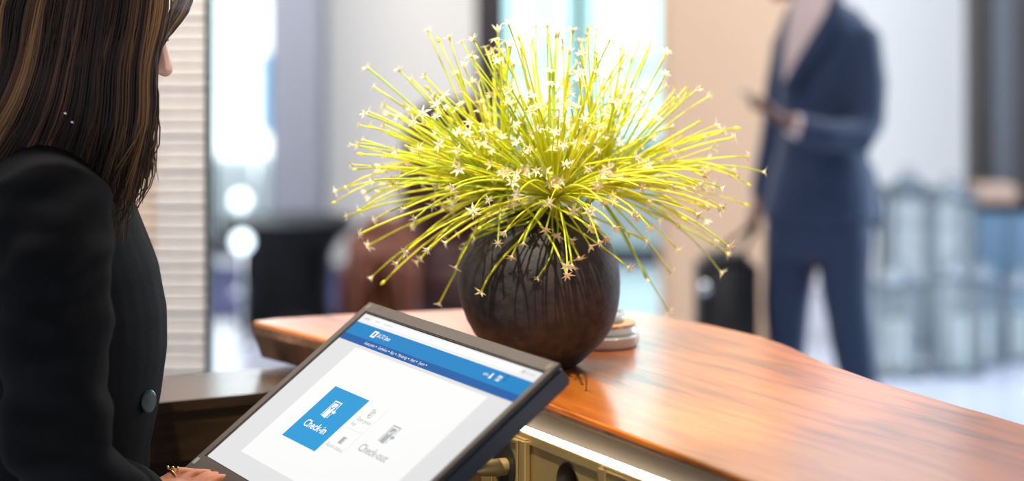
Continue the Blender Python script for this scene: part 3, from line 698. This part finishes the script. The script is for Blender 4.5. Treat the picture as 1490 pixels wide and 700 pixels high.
TC = [(720, 420), (785, 392), (672, 62), (690, 60), (740, 35), (735, 62), (758, 70), (706, 70), (775, 62), (722, 85), (760, 95), (833, 46), (828, 78), (800, 105), (858, 357), (868, 330), (800, 268), (740, 345), (712, 290), (748, 322), (812, 340), (842, 300), (760, 250), (832, 385), (700, 330), (702, 352), (735, 338), (762, 352), (690, 362), (775, 340), (795, 332), (826, 348), (880, 345), (650, 352), (668, 340), (745, 372), (806, 366)]
TR = [(856, 45), (868, 46), (893, 66), (845, 62), (870, 95), (945, 71), (970, 76), (918, 88), (905, 100), (968, 108), (998, 127), (1018, 177), (1040, 183), (1025, 200), (1050, 192), (1068, 187), (1088, 228), (1110, 250), (1072, 255), (1030, 230), (1026, 245), (1083, 297), (1026, 320), (1040, 350), (1056, 367), (1048, 395), (940, 405), (972, 452), (985, 362), (975, 395), (1010, 290), (960, 210), (940, 295), (958, 320), (890, 110), (930, 270), (1022, 300), (915, 340), (880, 180), (990, 200)]
vr = Vector((VC.x, VC.y, VC.z+.10))
head_flower(PX(731, 281, 2.70), TL, 170, 'spidery yellow green allium head reaching left over the monitor', 11, .235, Vector((-.35, -.1, .55)), vr+Vector((-.02, 0, 0)))
head_flower(PX(808, 288, 2.64), TC, 200, 'spidery yellow green allium head facing the camera in the middle of the bunch', 12, .235, Vector((0, -.15, .75)), vr)
head_flower(PX(868, 278, 2.74), TR, 130, 'spidery yellow green allium head reaching right towards the man', 13, .225, Vector((.3, .05, .55)), vr+Vector((.02, 0, 0)))

# ------------------------------------------------------------------ people
M['skin_w'] = mat('warm_skin', hexc(166, 94, 56), .5, subs=.15, bump=.15, bscale=300, vary=.05, vscale=20)
M['face_w'] = mat('light_face_skin', hexc(244, 196, 176), .45, subs=.2, bump=.1, bscale=300)
M['skin_m'] = mat('deep_brown_skin', hexc(106, 62, 44), .45, bump=.1, bscale=200)
M['jacket_w'] = mat('black_wool_jacket', (.0045, .0045, .0055), .85, bump=.25, bscale=500, spec=.12)
M['suit'] = mat('navy_suit_cloth', hexc(34, 52, 84), .8, bump=.2, bscale=200, sheen=.15)
M['shirt'] = mat('pale_pink_shirt', hexc(222, 198, 196), .7)
M['shoe'] = mat('black_shoe_leather', (.01, .01, .01), .3)
def head_volume(bm, c, k, pitch, yaw):
    Rm = Matrix.Translation(c) @ Matrix.Rotation(yaw, 4, 'Z') @ Matrix.Rotation(pitch, 4, 'Y') @ Matrix.Scale(k, 4)
    b = bmesh.new()
    ball(b, Vector((-.012, 0, .03)), (.098, .076, .088), 24, 16); ball(b, Vector((.03, 0, -.02)), (.062, .062, .085), 20, 14)
    ball(b, Vector((.045, 0, -.075)), (.042, .040, .034), 16, 10); ball(b, Vector((.076, 0, -.094)), (.017, .018, .015), 12, 8)
    ball(b, Vector((.066, 0, .028)), (.026, .052, .013), 14, 8)
    tube(b, [(.084, 0, .016), (.098, 0, -.006), (.110, 0, -.026)], [.0075, .0085, .0105], 12); 
    for s in (-1, 1):
        ball(b, Vector((.101, s*.010, -.029)), (.0085, .0065, .006), 10, 8); ball(b, Vector((.062, s*.040, -.018)), (.02, .018, .02), 12, 8)
        ball(b, Vector((-.002, s*.074, -.006)), (.018, .009, .030), 12, 8)
    ball(b, Vector((.086, 0, -.053)), (.0125, .023, .0062), 12, 8); ball(b, Vector((.083, 0, -.065)), (.0125, .021, .0068), 12, 8)
    bmesh.ops.transform(b, matrix=Rm, verts=b.verts); return join(bm, b), Rm
def eyes(Rm, parent, col, lash=False):
    for s in (-1, 1):
        q = bmesh.new(); ball(q, Vector((.074, s*.031, .006)), .0125, 16, 12); bmesh.ops.transform(q, matrix=Rm, verts=q.verts); e = obj('eye', q, M['candle'], parent, True)
        q = bmesh.new(); ball(q, Vector((.0835, s*.032, .004)), (.0035, .0055, .0055), 12, 8); bmesh.ops.transform(q, matrix=Rm, verts=q.verts); obj('iris', q, col, e, True)
        q = bmesh.new(); ball(q, Vector((.0735, s*.031, .011)), (.0145, .0155, .0105), 16, 10); bmesh.ops.transform(q, matrix=Rm, verts=q.verts); obj('eyelid', q, M['face_w'] if lash else M['skin_m'], parent, True)
        if lash:
            q = bmesh.new()
            for k in range(14):
                a = (k-6.5)/7; p0 = Vector((.0865-.004*a*a, s*(.031+.012*a), .004)); p1 = p0+Vector((.007, s*.003*a, -.001)); p2 = p1+Vector((.003, 0, .003))
                tube(q, [p0, p1, p2], [.0005, .0004, .0002], 4, False)
            bmesh.ops.transform(q, matrix=Rm, verts=q.verts); obj('eyelashes', q, M['hole'], parent)

# --- the woman at the desk
WY = 2.50
wom = thing('person', (-.56, WY, 0), 'woman with long brown hair and black blazer at the left, looking at the monitor', 'person')
HC = Vector((-.519, WY, 1.530))
bm = bmesh.new(); bm, RmW = head_volume(bm, HC, 1.0, .38, 0)
tube(bm, [(-.562, WY, 1.30), (-.556, WY, 1.38), (-.540, WY, 1.47)], [.062, .050, .052], 16)
# torso core and limbs under the clothes so the body is one figure
tube(bm, [(-.555, WY, .95), (-.555, WY, 1.10), (-.555, WY, 1.28)], [.09, .085, .08], 16)
# right arm with hand (near the camera)
sh = Vector((-.528, 2.315, 1.305)); el = Vector((-.503, 2.262, 1.045)); wr = Vector((-.437, 2.405, .958))
tube(bm, [(-.545, 2.42, 1.30), sh, el, el.lerp(wr, .5), wr], [.05, .045, .036, .032, .024], 14)
kn = Vector((-.398, 2.462, .957))
hd = (kn-wr).normalized(); hs_ = Vector((hd.y, -hd.x, 0)).normalized(); up = hs_.cross(hd)
if up.z < 0: up = -up
loft(bm, [(wr, hs_*.024, up*.018), (wr.lerp(kn, .35), hs_*.030, up*.016), (wr.lerp(kn, .75), hs_*.038, up*.015), (kn, hs_*.040, up*.012), (kn+hd*.006, hs_*.034, up*.006)], 18)
fing = []
for i, (o_, l_, r_) in enumerate(((-.031, .060, .0078), (-.010, .068, .0084), (.012, .066, .0084), (.032, .060, .0084))):
    b0_ = kn+hs_*o_+up*.004-hd*.004
    fd = (hd+hs_*(o_*2.2)+Vector((.45, 0, 0))).normalized()
    p1 = b0_+fd*l_*.40+up*.010; p2 = p1+fd*l_*.34-up*.004; p3 = p2+fd*l_*.26-up*.014
    tube(bm, [b0_-hd*.012, b0_, p1, p2, p3], [r_*1.1, r_*1.1, r_, r_*.92, r_*.8], 10); fing.append((b0_, p1, p2, p3, r_))
th0 = wr.lerp(kn, .3)+hs_*.026
tube(bm, [th0-hs_*.012, th0+hs_*.010+hd*.012-up*.004, th0+hs_*.022+hd*.034-up*.012, th0+hs_*.020+hd*.055-up*.020], [.012, .011, .0098, .0080], 10)
# left arm hanging
tube(bm, [(-.56, 2.60, 1.29), (-.57, 2.675, 1.27), (-.60, 2.70, 1.06), (-.585, 2.69, .83)], [.05, .045, .036, .024], 14)
hk = Vector((-.585, 2.69, .82)); loft(bm, [(hk, Vector((.024, 0, 0)), Vector((0, .015, 0))), (hk-Vector((0, 0, .04)), Vector((.034, 0, 0)), Vector((0, .014, 0))), (hk-Vector((0, 0, .085)), Vector((.036, 0, 0)), Vector((0, .011, 0)))], 14)
for i in range(4):
    b0_ = hk+Vector((-.028+.018*i, 0, -.075)); tube(bm, [b0_, b0_+Vector((0, -.004, -.045)), b0_+Vector((0, -.016, -.072))], [.0085, .008, .0065], 8)
tube(bm, [hk+Vector((.02, 0, -.02)), hk+Vector((.044, -.008, -.045)), hk+Vector((.05, -.014, -.075))], [.011, .0095, .008], 8)
# hips and legs
tube(bm, [(-.56, WY, 1.0), (-.565, WY, .86)], [.10, .11], 18)
for s in (-1, 1): tube(bm, [(-.565, WY+s*.07, .86), (-.56, WY+s*.075, .48), (-.575, WY+s*.075, .28), (-.58, WY+s*.07, .09)], [.080, .052, .046, .030], 14)
for s in (-1, 1): tube(bm, [(-.59, WY+s*.07, .05), (-.50, WY+s*.072, .035), (-.44, WY+s*.073, .028)], [.032, .028, .020], 12)
body = fuse('body', bm, M['skin_w'], wom, .0036, 3)
body.data.materials.append(M['face_w'])
ow = wl(wom)
for p in body.data.polygons:
    if p.center.z+ow.z > 1.40: p.material_index = 1
eyes(RmW, wom, M['hole'], True)
# blazer
bm = bmesh.new()
def sec(z, cx_, rx, ry, cy_=WY): return (Vector((cx_, cy_, z)), Vector((rx, 0, 0)), Vector((0, ry, 0)))
loft(bm, [sec(.78, -.565, .135, .185), sec(.86, -.563, .128, .178), sec(.94, -.558, .108, .150), sec(1.0, -.555, .107, .138), sec(1.06, -.553, .1185, .140), sec(1.12, -.551, .1245, .150), sec(1.17, -.550, .123, .158), sec(1.22, -.555, .118, .162), sec(1.28, -.565, .104, .165), sec(1.33, -.566, .086, .160), sec(1.365, -.566, .070, .120), sec(1.385, -.566, .060, .080)], 36)
tube(bm, [(-.555, 2.40, 1.315), (-.530, 2.325, 1.305), (-.516, 2.285, 1.24), (-.508, 2.262, 1.15), (-.506, 2.255, 1.06), (-.488, 2.295, 1.005), (-.462, 2.345, .975), (-.444, 2.385, .962)], [.068, .073, .068, .062, .061, .056, .048, .042], 22)
tube(bm, [(-.56, 2.60, 1.31), (-.57, 2.665, 1.28), (-.588, 2.69, 1.16), (-.602, 2.705, 1.05), (-.592, 2.695, .92), (-.587, 2.692, .84)], [.066, .064, .056, .050, .044, .038], 18)
def folds(p):
    k = 0
    if p.y < 2.36:      # sleeve wrinkles run across the arm
        a = p.z*60+p.x*45+noise.noise(p*9)*4; k += .0055*math.sin(a)*max(0, 1-abs(p.z-1.06)/.12)+.006*noise.noise(Vector((p.x*14, p.y*14, p.z*34)))
        k += .0042*math.sin((p.x*.9-p.z*.6)*90+noise.noise(p*11)*3)*max(0, 1-abs(p.z-1.25)/.09)
    else: k += .002*noise.noise(Vector((p.x*24, p.y*24, p.z*7)))
    return k
jk = fuse('blazer', bm, M['jacket_w'], wom, .005, 5, folds)
# lapel, front edge and button
nb = Vector((.86, -.51, .02)).normalized(); bp = Vector((-.553+.1185*.945, WY-.140*.33, 1.066))+nb*.003
q = bmesh.new(); tube(q, [bp-nb*.003, bp+nb*.0012, bp+nb*.0026], [.0140, .0140, .0118], 28, False); tube(q, [bp+nb*.0026, bp+nb*.0031], [.0112, .0095], 28, False)
obj('button', q, mat('dark_green_button', (.008, .02, .018), .3, spec=.4), wom, True, .6)['label'] = 'glossy dark green round button'
# trousers and shoes
bm = bmesh.new(); tube(bm, [(-.56, WY, .95), (-.565, WY, .86)], [.105, .118], 20)
for s in (-1, 1): tube(bm, [(-.565, WY+s*.07, .88), (-.56, WY+s*.078, .48), (-.572, WY+s*.078, .28), (-.578, WY+s*.075, .10)], [.092, .064, .058, .055], 16)
fuse('trousers', bm, M['jacket_w'], wom, .008, 4)
for s in (-1, 1):
    bm = bmesh.new(); loft(bm, [(Vector((-.62+.035*k, WY+s*.073, zc)), Vector((0, ry, 0)), Vector((0, 0, rz))) for k, (ry, rz, zc) in enumerate([(.022, .03, .034), (.034, .040, .041), (.036, .040, .041), (.037, .035, .036), (.040, .030, .031), (.038, .025, .026), (.024, .018, .02)])], 16); obj('shoe', bm, M['shoe'], wom, True)
# ring on the finger
b0_, p1, p2, p3, r_ = fing[0]
rc = b0_.lerp(p1, .62); ax = (p1-b0_).normalized(); ua, va = frame(ax)
q = bmesh.new(); tor = [rc+(ua*math.cos(a)+va*math.sin(a))*(r_*1.13) for a in [2*PI*k/24 for k in range(25)]]; tube(q, tor, .0012, 6, False)
gold = mat('gold', (.95, .68, .32), .2, 1)
rg = obj('ring', q, gold, wom, True); rg['label'] = 'thin gold ring with three small balls'
q = bmesh.new()
for k in (-1, 0, 1): ball(q, rc+up*(r_*1.13+.0018)+hs_*(k*.0036)+Vector((k*.0034, 0, 0)), .0022, 8, 6)
obj('ring_setting', q, gold, rg, True)
# hair
def hair_mat():
    m = bpy.data.materials.new('brown_hair'); m.use_nodes = True; nt = m.node_tree; N = nt.nodes; K = nt.links; P = N['Principled BSDF']
    g = N.new('ShaderNodeNewGeometry'); at_ = N.new('ShaderNodeAttribute'); at_.attribute_name = 'tone'
    mx = N.new('ShaderNodeMath'); mx.operation = 'MULTIPLY_ADD'; mx.inputs[1].default_value = .42; K.new(g.outputs['Random Per Island'], mx.inputs[0]); K.new(at_.outputs['Fac'], mx.inputs[2])
    cr = N.new('ShaderNodeValToRGB'); K.new(mx.outputs[0], cr.inputs[0])
    e = cr.color_ramp.elements; e[0].position = .1; e[0].color = hexc(34, 25, 22); e[1].position = 1; e[1].color = hexc(140, 102, 66)
    for p_, c_ in ((.45, hexc(56, 40, 32)), (.7, hexc(92, 64, 46)), (.85, hexc(130, 94, 62))): q_ = e.new(p_); q_.color = c_
    K.new(cr.outputs[0], P.inputs['Base Color']); P.inputs['Roughness'].default_value = .42; P.inputs['Specular IOR Level'].default_value = .28
    return m
M['hair'] = hair_mat()
rnd = random.Random(5)
HV = []; HF = []; HT = []
def strand(pts, r, tone):
    P = catmull(pts, 3); n_ = len(P); base = len(HV); c_, s_ = 1.0, 0.0
    for k in range(n_):
        d = P[min(k+1, n_-1)]-P[max(k-1, 0)]; u = Vector((d.z, 0, -d.x)); u = u.normalized() if u.length > 1e-6 else Vector((1, 0, 0))
        rk = r*(1 if k < n_*.7 else max(.15, (n_-k)/(n_*.3)))
        p = P[k]; HV.extend(((p.x+u.x*rk*1.4, p.y, p.z+u.z*rk*1.4), (p.x, p.y+rk*.8, p.z), (p.x-u.x*rk*1.4, p.y, p.z-u.z*rk*1.4), (p.x, p.y-rk*.8, p.z))); HT.extend((tone,)*4)
        if k:
            b = base+4*k
            for i_ in range(4): HF.append((b-4+i_, b-4+(i_+1) % 4, b+(i_+1) % 4, b+i_))
def tone_of(a, side):
    t_ = .5+1.3*noise.noise(Vector((a*9.5, side*3.1, .7)))+.35*noise.noise(Vector((a*31, side, 4)))
    return max(0, min(.75, t_-.46))
for i in range(3200):
    side = -1 if rnd.random() < .80 else 1
    a = rnd.uniform(.0 if side < 0 else .22, 1.38)     # 0 = at the face, 1 and more = back of the head
    dep = rnd.uniform(0, 1); hue = noise.noise(Vector((a*6, side, 0))); yb = max(0, a-.75)
    j = lambda s_: rnd.gauss(0, s_)
    top = Vector((HC.x+.060-.125*min(a, 1.2)+j(.004), WY+side*.006, HC.z+.118-.035*a))
    up_ = Vector((HC.x+.104-.196*a, WY+side*(.062-.05*yb), HC.z+.085-.03*a))
    e1 = Vector((HC.x+.109-.216*a+j(.003), WY+side*(.090-.06*yb-.010*dep), HC.z+.01))
    e2 = Vector((HC.x+.099-.216*a+hue*.005, WY+side*(.102-.06*yb-.012*dep), HC.z-.06))
    sw = max(0, a-.25)*.10
    e3 = Vector((HC.x+.098-.222*a-sw*.45+hue*.008, WY+side*(.110-.06*yb-.014*dep), HC.z-.125))
    ln = .175+.05*rnd.random()+.045*min(1, max(0, a-.1)*3)
    e4 = Vector((HC.x+.078-.228*a-sw*1.3+hue*.012+j(.006), WY+side*(.120-.05*yb-.02*dep+.065*min(1, max(0, a-.25)*3))+j(.004), HC.z-ln))
    strand([top, up_, e1, e2, e3, e4], rnd.uniform(.0006, .0012), tone_of(a, side))
for i in range(300):                     # locks over the forehead and in front of the cheek
    k = rnd.random(); f = k*.03; side = -1
    strand([Vector((HC.x+.055+f*.3, WY+side*.004, HC.z+.118)), Vector((HC.x+.120+rnd.gauss(0, .003)-f*.3, WY+side*(.018+.02*k), HC.z+.062)), Vector((HC.x+.131-f*.6, WY+side*(.036+.02*k), HC.z+.018)), Vector((HC.x+.112-f*.5, WY+side*(.060+.016*k), HC.z-.018)), Vector((HC.x+.090-f*.3+rnd.gauss(0, .003), WY+side*(.086+.01*k), HC.z-.050)), Vector((HC.x+.090-f*.2+rnd.gauss(0, .004), WY+side*.098, HC.z-.115)), Vector((HC.x+.080+rnd.gauss(0, .010), WY+side*.102, HC.z-.155-rnd.random()*.04))], rnd.uniform(.0006, .0012), tone_of(-.15-k*.2, -1)+.18)
for i in range(110):                      # thin stray ends below
    a = rnd.random(); x0_ = HC.x+.098-.05*a
    strand([Vector((x0_-.01, WY-.085, HC.z-.02)), Vector((x0_+rnd.gauss(.002, .003), WY-.098, HC.z-.09)), Vector((x0_+rnd.gauss(-.001, .006), WY-.104, HC.z-.15)), Vector((x0_-.018+rnd.gauss(0, .010), WY-.108, HC.z-.20)), Vector((x0_-.036+rnd.gauss(0, .010), WY-.110, HC.z-.225-.05*rnd.random()))], rnd.uniform(.0004, .0008), rnd.uniform(.2, .6))
me = bpy.data.meshes.new('hair'); me.from_pydata(HV, [], HF)
at_ = me.attributes.new('tone', 'FLOAT', 'POINT'); at_.data.foreach_set('value', HT)
finish('hair', me, M['hair'], wom, True)
bm = bmesh.new(); ball(bm, HC+Vector((-.022, 0, .030)), (.098, .078, .086), 24, 16)
loft(bm, [sec(HC.z+.03, HC.x-.036, .085, .076), sec(HC.z-.05, HC.x-.050, .085, .080), sec(HC.z-.12, HC.x-.072, .085, .086), sec(HC.z-.17, HC.x-.105, .080, .088), sec(HC.z-.20, HC.x-.12, .06, .085)], 24)
fuse('hair_underlayer', bm, mat('dark_brown_underhair', hexc(30, 22, 19), .6, bump=.8, bscale=80, stretch=(1, 1, .05)), wom, .006, 3)
q = bmesh.new()
for px, py in ((95, 165), (105, 178)): ball(q, PX(px, py, 2.378), .0022, 8, 6)
obj('earring', q, M['silver'], wom, True)
q = bmesh.new()
for px, py in ((122, 203), (128, 210), (133, 217), (137, 223), (140, 230), (143, 236)): ball(q, PX(px, py, 2.40), .0020, 8, 6)
obj('necklace', q, M['silver'], wom, True)

# --- the man in the background
MD = 6.4
def MP(x, y, dy=0): return PX(x, y, MD+dy)
def mr(px): return px/F*MD
man = thing('person', (X(1195, MD), MD, 0), 'man in a navy blue suit holding a phone in the background at the right', 'person')
bm = bmesh.new(); hc = MP(1150, -62, -.03); bm, RmM = head_volume(bm, hc, 1.08, .3, PI+.45)
tube(bm, [MP(1190, 30), MP(1180, 0), MP(1166, -35)], [.062, .060, .058], 16)
tube(bm, [MP(1190, 30), MP(1195, 180), MP(1195, 330)], [.10, .11, .12], 16)
tube(bm, [MP(1210, 45, -.02), MP(1254, 60, -.05), MP(1258, 190, -.12), MP(1200, 196, -.24), MP(1150, 178, -.28)], [.055, .052, .042, .034, .028], 14)
wr2 = MP(1150, 178, -.28); kn2 = MP(1112, 160, -.32)
hd2 = (kn2-wr2).normalized(); sd2 = Vector((0, 1, 0)); up2 = hd2.cross(sd2)
if up2.z < 0: up2 = -up2
loft(bm, [(wr2, sd2*.026, up2*.022), (wr2.lerp(kn2, .5), sd2*.036, up2*.020), (kn2, sd2*.042, up2*.016), (kn2+hd2*.01, sd2*.036, up2*.010)], 16)
for i in range(4):
    b0_ = kn2+sd2*(-.032+.0215*i); tube(bm, [b0_-hd2*.01, b0_+hd2*.034-up2*.004, b0_+hd2*.058+up2*.010, b0_+hd2*.062+up2*.026], [.0098, .0095, .009, .0075], 8)
tube(bm, [wr2.lerp(kn2, .4)-sd2*.03, kn2-sd2*.046+up2*.014, kn2-sd2*.040+up2*.026+hd2*.026], [.013, .012, .010], 8)
tube(bm, [MP(1165, 50, .06), MP(1146, 62, .10), MP(1128, 185, .14), MP(1108, 285, .10)], [.055, .050, .038, .028], 14)
w3 = MP(1106, 290, .10); k3 = MP(1096, 318, .08); h3 = (k3-w3).normalized()
loft(bm, [(w3, Vector((.020, 0, 0)), Vector((0, .028, 0))), (w3.lerp(k3, .6), Vector((.020, 0, 0)), Vector((0, .040, 0))), (k3, Vector((.016, 0, 0)), Vector((0, .040, 0)))], 14)
for i in range(4):
    b0_ = k3+Vector((0, -.030+.020*i, 0)); tube(bm, [b0_, b0_+Vector((-.016, 0, -.024)), b0_+Vector((-.004, 0, -.044)), b0_+Vector((.014, 0, -.036))], [.0098, .0092, .0088, .008], 8)
tube(bm, [w3.lerp(k3, .4)+Vector((0, -.03, 0)), k3+Vector((.004, -.046, -.02)), k3+Vector((.008, -.03, -.040))], [.012, .010, .009], 8)
FL = [(1160, 340, .03), (1146, 470, .06), (1146, 590, .08), (1150, 690, .10)]; FR = [(1222, 340, -.03), (1232, 460, -.06), (1256, 570, -.05), (1268, 690, -.03)]
for A in (FL, FR): tube(bm, [MP(*p) for p in A], [.085, .055, .046, .035], 14)
for A in (FL, FR):
    p = MP(*A[-1]); tube(bm, [(p.x+.02, p.y, .06), (p.x-.08, p.y-.03, .045), (p.x-.17, p.y-.06, .035)], [.036, .032, .022], 12)
fuse('body', bm, M['skin_m'], man, .006, 3); eyes(RmM, man, M['hole'])
q = bmesh.new(); ball(q, hc+Vector((.014, 0, .045)), (.112, .092, .090), 24, 14); obj('hair', q, mat('black_short_hair', (.012, .01, .01), .9, bump=1, bscale=90), man, True)
# jacket
bm = bmesh.new()
def ms(y, x0, x1, rd=.12, dy=0): return (MP((x0+x1)/2, y, dy), Vector((mr((x1-x0)/2), 0, 0)), Vector((0, rd, 0)))
loft(bm, [ms(-6, 1168, 1212, .06, .03), ms(6, 1155, 1232, .09, .02), ms(20, 1140, 1256, .11, .01), ms(45, 1132, 1268, .125), ms(90, 1130, 1268, .135), ms(130, 1134, 1262, .135), ms(180, 1136, 1258, .13), ms(220, 1130, 1262, .13), ms(260, 1118, 1270, .135), ms(300, 1110, 1276, .14), ms(322, 1110, 1280, .14)], 36)
tube(bm, [MP(1222, 40, -.02), MP(1252, 62, -.04), MP(1262, 120, -.09), MP(1262, 178, -.14), MP(1250, 200, -.18), MP(1205, 197, -.24), MP(1168, 187, -.275)], [.070, .070, .062, .056, .054, .046, .040], 20)
tube(bm, [MP(1165, 50, .06), MP(1150, 70, .09), MP(1136, 130, .13), MP(1130, 185, .14), MP(1118, 240, .12), MP(1109, 280, .10)], [.06, .06, .052, .048, .042, .038], 18)
tube(bm, [MP(1262, 250, .03), MP(1272, 300, .05), MP(1276, 322, .05)], [.03, .035, .030], 10)
jm = fuse('suit_jacket', bm, M['suit'], man, .010, 5, lambda p: .004*noise.noise(p*9))
# trousers
bm = bmesh.new()
loft(bm, [ms(240, 1136, 1256, .12), ms(300, 1118, 1268, .125), ms(345, 1112, 1272, .125), ms(372, 1116, 1268, .12)], 32)
tube(bm, [MP(1152, 350, .03), MP(1144, 440, .05), MP(1144, 520, .07), MP(1146, 600, .08), MP(1152, 692, .10)], [.088, .074, .062, .056, .052], 18)
tube(bm, [MP(1228, 350, -.03), MP(1230, 420, -.05), MP(1240, 500, -.06), MP(1254, 580, -.05), MP(1266, 692, -.03)], [.092, .078, .066, .058, .054], 18)
fuse('trousers', bm, M['suit'], man, .010, 4, lambda p: .004*noise.noise(p*8))
for A in (FL, FR):
    p = MP(*A[-1]); b = bmesh.new()
    loft(b, [(Vector((p.x+.055-.045*k, p.y+.02-.016*k, zc)), Vector((0, ry, 0)), Vector((0, 0, rz))) for k, (ry, rz, zc) in enumerate([(.025, .03, .034), (.040, .045, .046), (.042, .042, .043), (.042, .038, .039), (.046, .032, .033), (.044, .027, .028), (.028, .020, .022)])], 16); obj('shoe', b, M['shoe'], man, True)
# shirt, lapels, cuff
def face_strip(name, L_, R_, dy, m):
    b = bmesh.new(); n_ = len(L_)
    A = [b.verts.new(MP(x, y, d)) for x, y, d in L_]; B_ = [b.verts.new(MP(x, y, d)) for x, y, d in R_]
    A2 = [b.verts.new(MP(x, y, d+.03)) for x, y, d in L_]; B2 = [b.verts.new(MP(x, y, d+.03)) for x, y, d in R_]
    for i in range(n_-1):
        b.faces.new((A[i], A[i+1], B_[i+1], B_[i])); b.faces.new((A2[i], B2[i], B2[i+1], A2[i+1])); b.faces.new((A[i], A2[i], A2[i+1], A[i+1])); b.faces.new((B_[i], B_[i+1], B2[i+1], B2[i]))
    b.faces.new((A[0], B_[0], B2[0], A2[0])); b.faces.new((A[-1], A2[-1], B2[-1], B_[-1]))
    return obj(name, b, m, man, True, .8)
face_strip('shirt', [(1158, -14, -.08), (1148, 20, -.118), (1142, 60, -.132), (1138, 100, -.122), (1138, 118, -.11)], [(1214, -14, -.08), (1200, 20, -.138), (1176, 60, -.150), (1152, 100, -.142), (1142, 118, -.13)], 0, M['shirt'])
face_strip('lapel', [(1212, -12, -.10), (1200, 20, -.148), (1176, 60, -.162), (1152, 100, -.150), (1141, 125, -.128)], [(1226, -8, -.08), (1224, 25, -.142), (1204, 66, -.158), (1166, 110, -.152), (1144, 140, -.135)], 0, M['suit'])
face_strip('lapel', [(1146, 10, -.09), (1136, 40, -.10), (1131, 80, -.10), (1133, 118, -.10)], [(1153, 8, -.11), (1145, 40, -.134), (1140, 80, -.138), (1140, 118, -.122)], 0, M['suit'])
q = bmesh.new(); tube(q, [MP(1166, 187, -.272), MP(1152, 181, -.281)], [.036, .034], 18, False); obj('shirt_cuff', q, M['shirt'], man, True)
# phone in his hand
pc = kn2+hd2*.035+up2*.022
b = bmesh.new(); e1_ = hd2; e2_ = sd2; e3_ = up2
hexa(b, [pc+e1_*a*.072+e2_*b_*.035+e3_*c_*.004 for c_ in (-1, 1) for a, b_ in ((-1, -1), (1, -1), (1, 1), (-1, 1))]); bevel(b, .003, 2)
ph = obj('phone', b, mat('grey_phone', hexc(150, 160, 172), .25, .5)); tag(ph, 'grey mobile phone held in the hand of the man in the blue suit', 'phone')
b = bmesh.new(); pc2 = pc+e3_*.0046; hexa(b, [pc2+e1_*a*.066+e2_*b_*.031+e3_*c_*.0004 for c_ in (-1, 1) for a, b_ in ((-1, -1), (1, -1), (1, 1), (-1, 1))])
obj('phone_screen', b, mat('phone_glass', (.02, .03, .04), .08), ph)
# suitcase beside him
sc0, sc1 = X(1016, 6.45), X(1100, 6.45); zt_ = CZ-372/F*6.45
t = thing('suitcase', ((sc0+sc1)/2, 6.45, 0), 'black wheeled suitcase standing at the left of the man in the blue suit', 'suitcase')
obj('shell', box(sc0, sc1, 6.34, 6.62, .05, zt_, .03, 4), M['black_matte'], t, True)
obj('front_pocket', box(sc0+.02, sc1-.02, 6.322, 6.345, .12, zt_-.18, .008, 3), M['black_matte'], t, True)
h1 = MP(1094, 330, .07)
for dx in (-.045, .045):
    q = bmesh.new(); tube(q, [(sc1-.075+dx, 6.55, zt_-.01), (h1.x+dx*.4, h1.y+dx, h1.z)], .008, 8, False); obj('handle_rod', q, M['black'], t, True)
q = bmesh.new(); tube(q, [(h1.x-.018, h1.y-.055, h1.z), (h1.x+.018, h1.y+.055, h1.z)], .013, 10); obj('handle_grip', q, M['black'], t, True)
for dx in (.05, sc1-sc0-.05):
    for yy in (6.38, 6.58):
        q = bmesh.new(); tube(q, [(sc0+dx-.012, yy, .025), (sc0+dx+.012, yy, .025)], .025, 14, False); obj('wheel', q, M['black'], t, True)
q = bmesh.new(); ball(q, Vector((sc0+.012, 6.335, CZ-420/F*6.33)), .02, 14, 10); obj('glint_ball', q, M['silver'], t, True)  # silver ball put in as the bright highlight spot on the shell
